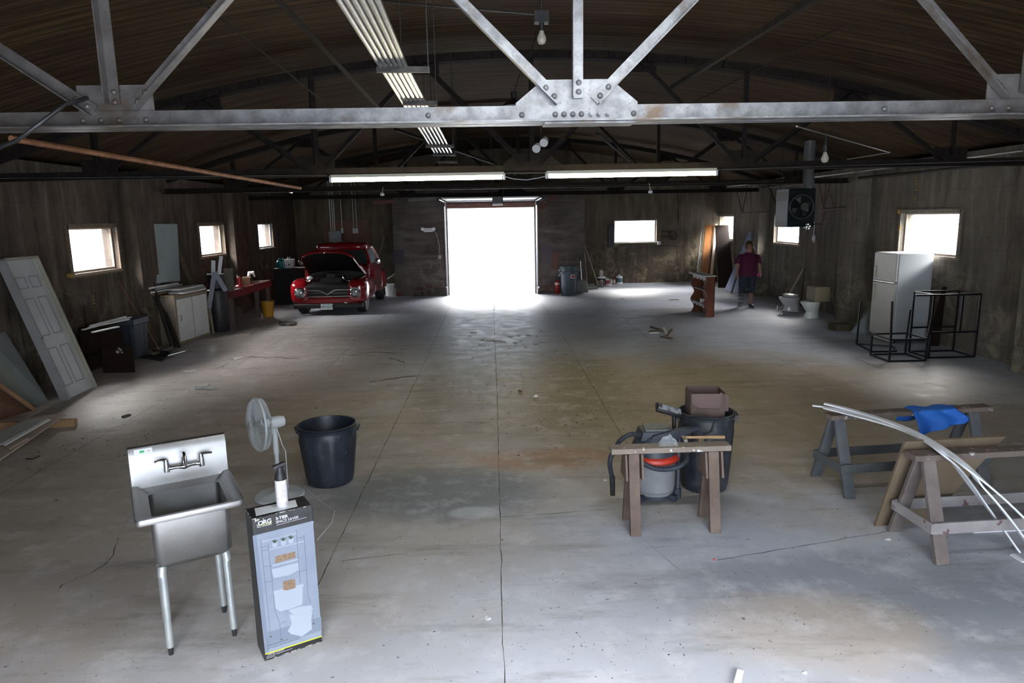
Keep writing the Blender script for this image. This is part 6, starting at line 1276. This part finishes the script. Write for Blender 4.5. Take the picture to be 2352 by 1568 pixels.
JN = mat('dark_denim', (.018, .026, .040), (.03, .042, .06), sc=14, rough=.85)
b = B(); b.loft([er(0, 0, 1.0, .205, .155), er(0, 0, .90, .235, .165), er(0, 0, .82, .24, .16)], cap=False)
for s, kx in ((-1, -.13), (1, .115)): b.loft([er(s*.115, 0, .88, .125, .15), er(s*.12, 0, .70, .12, .125), er(kx, 0, .50, .10, .10), er(kx*1.1, .0, .40, .088, .09)], cap=False)
b.done('capri_trousers', JN, t, world=False, smooth=180)
BT = mat('boot_grey', (.32, .34, .36), (.05, .05, .06), sc=9, st=(.2, .2, 1.6), rough=.6, lo=.45, hi=.55)
b = B(); b.loft([er(-.165, .015, .07, .062, .08), er(-.165, .015, .20, .062, .07), er(-.155, .01, .34, .078, .08), er(-.15, .005, .39, .08, .082)], cap=True)
b.done('walking_boot', BT, t, world=False)
def shoe(cx, cy, rz, m, nm, ms):
    b = B(); R_ = Matrix.Rotation(rz, 3, 'Z'); c0 = V((cx, cy, 0))
    def so(z, L, w_, o): return [c0+R_@V((cos(2*pi*i/20)*w_, sin(2*pi*i/20)*L+o, z)) for i in range(20)]
    b.loft([so(.028, .135, .052, -.03), so(.06, .13, .05, -.03), so(.09, .09, .045, .01), so(.12, .05, .045, .045)]); o = b.done(nm, m, t, world=False, smooth=60)
    B().loft([so(0, .135, .053, -.03), so(.03, .142, .057, -.03)]).done('sole', ms, o, world=False)
shoe(-.185, -.02, radians(-35), mat('boot_toe', (.35, .36, .40), (.08, .08, .10), sc=12, rough=.5), 'boot_shoe', VINYL); shoe(.115, -.01, radians(8), BLK, 'sneaker', mat('sole_grey', (.30, .30, .28), rough=.7))
pp = PB+V((.30, -.06, .80)); tg = thing('phone_pouch', 'pink and black pouch held in the left hand of the person', 'pouch', pp)
B().box(pp+V((-.03, 0, .0)), (.13, .045, .08)).done('pouch_body', BLK, tg, bevel=.01); B().ball(pp+V((-.05, -.01, .09)), .045, 8, (.7, .5, 1.2)).done('pink_top', mat('hot_pink', (.60, .06, .30), rough=.5), tg)

# ================================================================ litter
PAP = mat('paper_white', (.62, .62, .60), (.50, .50, .48), sc=20, rough=.8); CHP = mat('wood_chip', (.20, .13, .07), (.10, .07, .04), sc=20, rough=.9); LEAF = mat('dry_leaf', (.075, .055, .03), (.12, .09, .05), sc=20, rough=.95)
def scrap(px, py, s, m, name, label, cat, group=None, h=.012):
    c = g(px, py); r_ = random.Random(int(px*7+py)); a0 = r_.uniform(0, 6)
    n = r_.choice((4, 5, 5, 6)); rim = [c+V((cos(a0+2*pi*k/n)*s*r_.uniform(.5, 1.1), sin(a0+2*pi*k/n)*s*r_.uniform(.4, .9), r_.uniform(.002, h))) for k in range(n)]
    b = B(); v0 = b.bm.verts.new(c+V((0, 0, h*1.1))); vv = [b.bm.verts.new(p) for p in rim]; vb = [b.bm.verts.new(V((p.x, p.y, .0012))) for p in rim]
    for k in range(n): b._f([v0, vv[k], vv[(k+1) % n]]); b._f([vv[k], vb[k], vb[(k+1) % n], vv[(k+1) % n]])
    b._f(vb[::-1]); return tag(b.done(name, m, loc=c, smooth=20), label, cat, group)
for i, (x, y, s) in enumerate(((1108, 780, .07), (1118, 783, .09), (1130, 782, .12), (1144, 784, .13), (1158, 785, .06), (1103, 793, .05), (1112, 795, .06), (1171, 773, .06), (1182, 787, .07), (1215, 770, .08), (1190, 771, .05), (1232, 790, .06), (1194, 784, .04), (1084, 764, .05), (1092, 763, .04), (1120, 802, .04), (1207, 797, .04), (1168, 801, .03), (1243, 761, .03), (1080, 771, .05))):
    scrap(x, y, s, PAP, 'paper_scrap', 'white paper scrap in the littered patch on the floor before the doorway', 'scrap', 'white scraps before the doorway')
scrap(1231, 911, .055, VINYL, 'white_disc', 'single white lid shape right of the centre seam, mid floor', 'scrap', h=.03); scrap(1194, 899, .04, CHP, 'wood_chip', 'single tan chip left of the lone white lid, mid floor', 'chip', h=.03)
scrap(1120, 1420, .028, PAP, 'paper_scrap', 'torn white paper scrap left of the centre seam in the foreground', 'scrap'); scrap(1391, 1103, .03, PAP, 'paper_scrap', 'pale scrap on the floor left of the small sawhorse', 'scrap'); scrap(2038, 1239, .03, PAP, 'paper_scrap', 'small pale scrap on the floor before the near right sawhorse', 'scrap'); scrap(1849, 1546, .016, VINYL, 'paper_scrap', 'tiny white square at the bottom right of the floor', 'scrap')
scrap(1640, 1285, .009, mat('red_bit', (.5, .02, .03), rough=.5), 'red_bit', 'tiny red bit on the floor below the small sawhorse', 'bit'); scrap(950, 693, .05, MATS['red_bit'], 'red_bit', 'small red bit on the far floor left of the doorway', 'bit')
scrap(465, 890, .17, PAP, 'plastic_sheet', 'crumpled clear plastic on the left floor below the lit patch', 'plastic', h=.05); scrap(486, 893, .12, PAP, 'plastic_sheet', 'smaller crumpled plastic right of the bigger one on the left floor', 'plastic', h=.04)
scrap(438, 853, .14, PAP, 'paper_scrap', 'flat dirty paper in the lit patch on the left floor', 'scrap'); scrap(545, 823, .14, PAP, 'paper_scrap', 'dirty paper at the end of the dark crack on the left floor', 'scrap'); scrap(776, 836, .07, PAP, 'paper_scrap', 'lone white scrap on the left middle floor', 'scrap')
for x0, y0, x1, y1, m_, lab in ((1524, 752, 1532, 768, VINYL, 'white upright-looking lath'), (1492, 765, 1512, 763, VINYL, 'short white lath'), (1490, 760, 1525, 759, CHP, 'tan lath'), (1531, 770, 1543, 756, CHP, 'slanting brown stick'), (1517, 772, 1545, 777, CHP, 'reddish stick'), (1495, 750, 1515, 756, LEAF, 'dark twig')):
    tag(B().beam(g(x0, y0, .012), g(x1, y1, .012), .05, .02).done('floor_lath', m_, loc=g(x0, y0)), '%s in the small debris pile left of the shelf unit' % lab, 'stick', 'laths in the debris pile')
scrap(1434, 771, .10, PAP, 'paper_scrap', 'pale scrap beside the debris pile left of the shelf unit', 'scrap')
tag(B().beam(g(282, 957, .01), g(298, 952, .01), .05, .02).done('dark_chip', LEAF, loc=g(290, 955)), 'dark wood chip on the left floor above the sink', 'chip')
tag(B().tube([g(60, 1053, .006), g(75, 1054, .006), g(92, 1046, .006)], .007, 6).done('dark_strip', BLK, loc=g(75, 1054)), 'curved black strip on the floor at left below the loose boards', 'strip')
for x, y, s in ((1548, 688, .25), (1430, 686, .12)): scrap(x, y, s, LEAF, 'floor_dirt', 'flat dark smear of dirt on the far floor at %s' % ('right' if x > 1500 else 'centre right'), 'dirt', h=.004)
# uncountable grit
rg = random.Random(11); b = B()
def grit(px, py, s, mi):
    c = g(px, py); 
    if c.y > 22 or not -7 < c.x < 8: return
    b.mi = mi; a = rg.uniform(0, 6); el = rg.uniform(.3, 1)
    P = [c+V((cos(a+k*pi/2)*s*rg.uniform(.6, 1), sin(a+k*pi/2)*s*el*rg.uniform(.6, 1), .0013)) for k in range(4)]; P2 = c+V((0, 0, .0013+s*.12)); v = [b.bm.verts.new(p) for p in P]; q_ = b.bm.verts.new(P2)
    for k in range(4): b._f([v[k], v[(k+1) % 4], q_])
for cx, cy, sx_, sy_, n, s in ((1150, 785, 90, 22, 150, .035), (1230, 850, 110, 60, 260, .028), (960, 850, 110, 45, 110, .026), (1300, 950, 140, 60, 160, .025), (600, 800, 120, 35, 120, .028), (330, 960, 130, 60, 170, .025), (1480, 900, 130, 90, 130, .022), (1450, 750, 120, 25, 70, .035), (900, 810, 70, 20, 50, .038), (100, 1040, 90, 40, 80, .02), (1350, 1330, 260, 110, 300, .006), (1750, 1380, 260, 110, 220, .007), (950, 1350, 180, 110, 170, .005), (1350, 1480, 90, 50, 40, .010), (300, 1400, 200, 100, 60, .006), (700, 830, 300, 80, 110, .022), (1700, 1150, 120, 60, 60, .008)):
    for _ in range(n): grit(rg.gauss(cx, sx_), rg.gauss(cy, sy_), s*rg.uniform(.3, 1), rg.choice((0, 0, 0, 1, 2)) if s > .012 else rg.choice((0, 0, 0, 0, 2)))
o = b.done('floor_grit', [mat('grit_dark', (.035, .03, .025), rough=.95), CHP, PAP]); tag(o, 'scattered grit, chips and leaf crumbs all over the concrete floor', 'grit', kind='stuff')
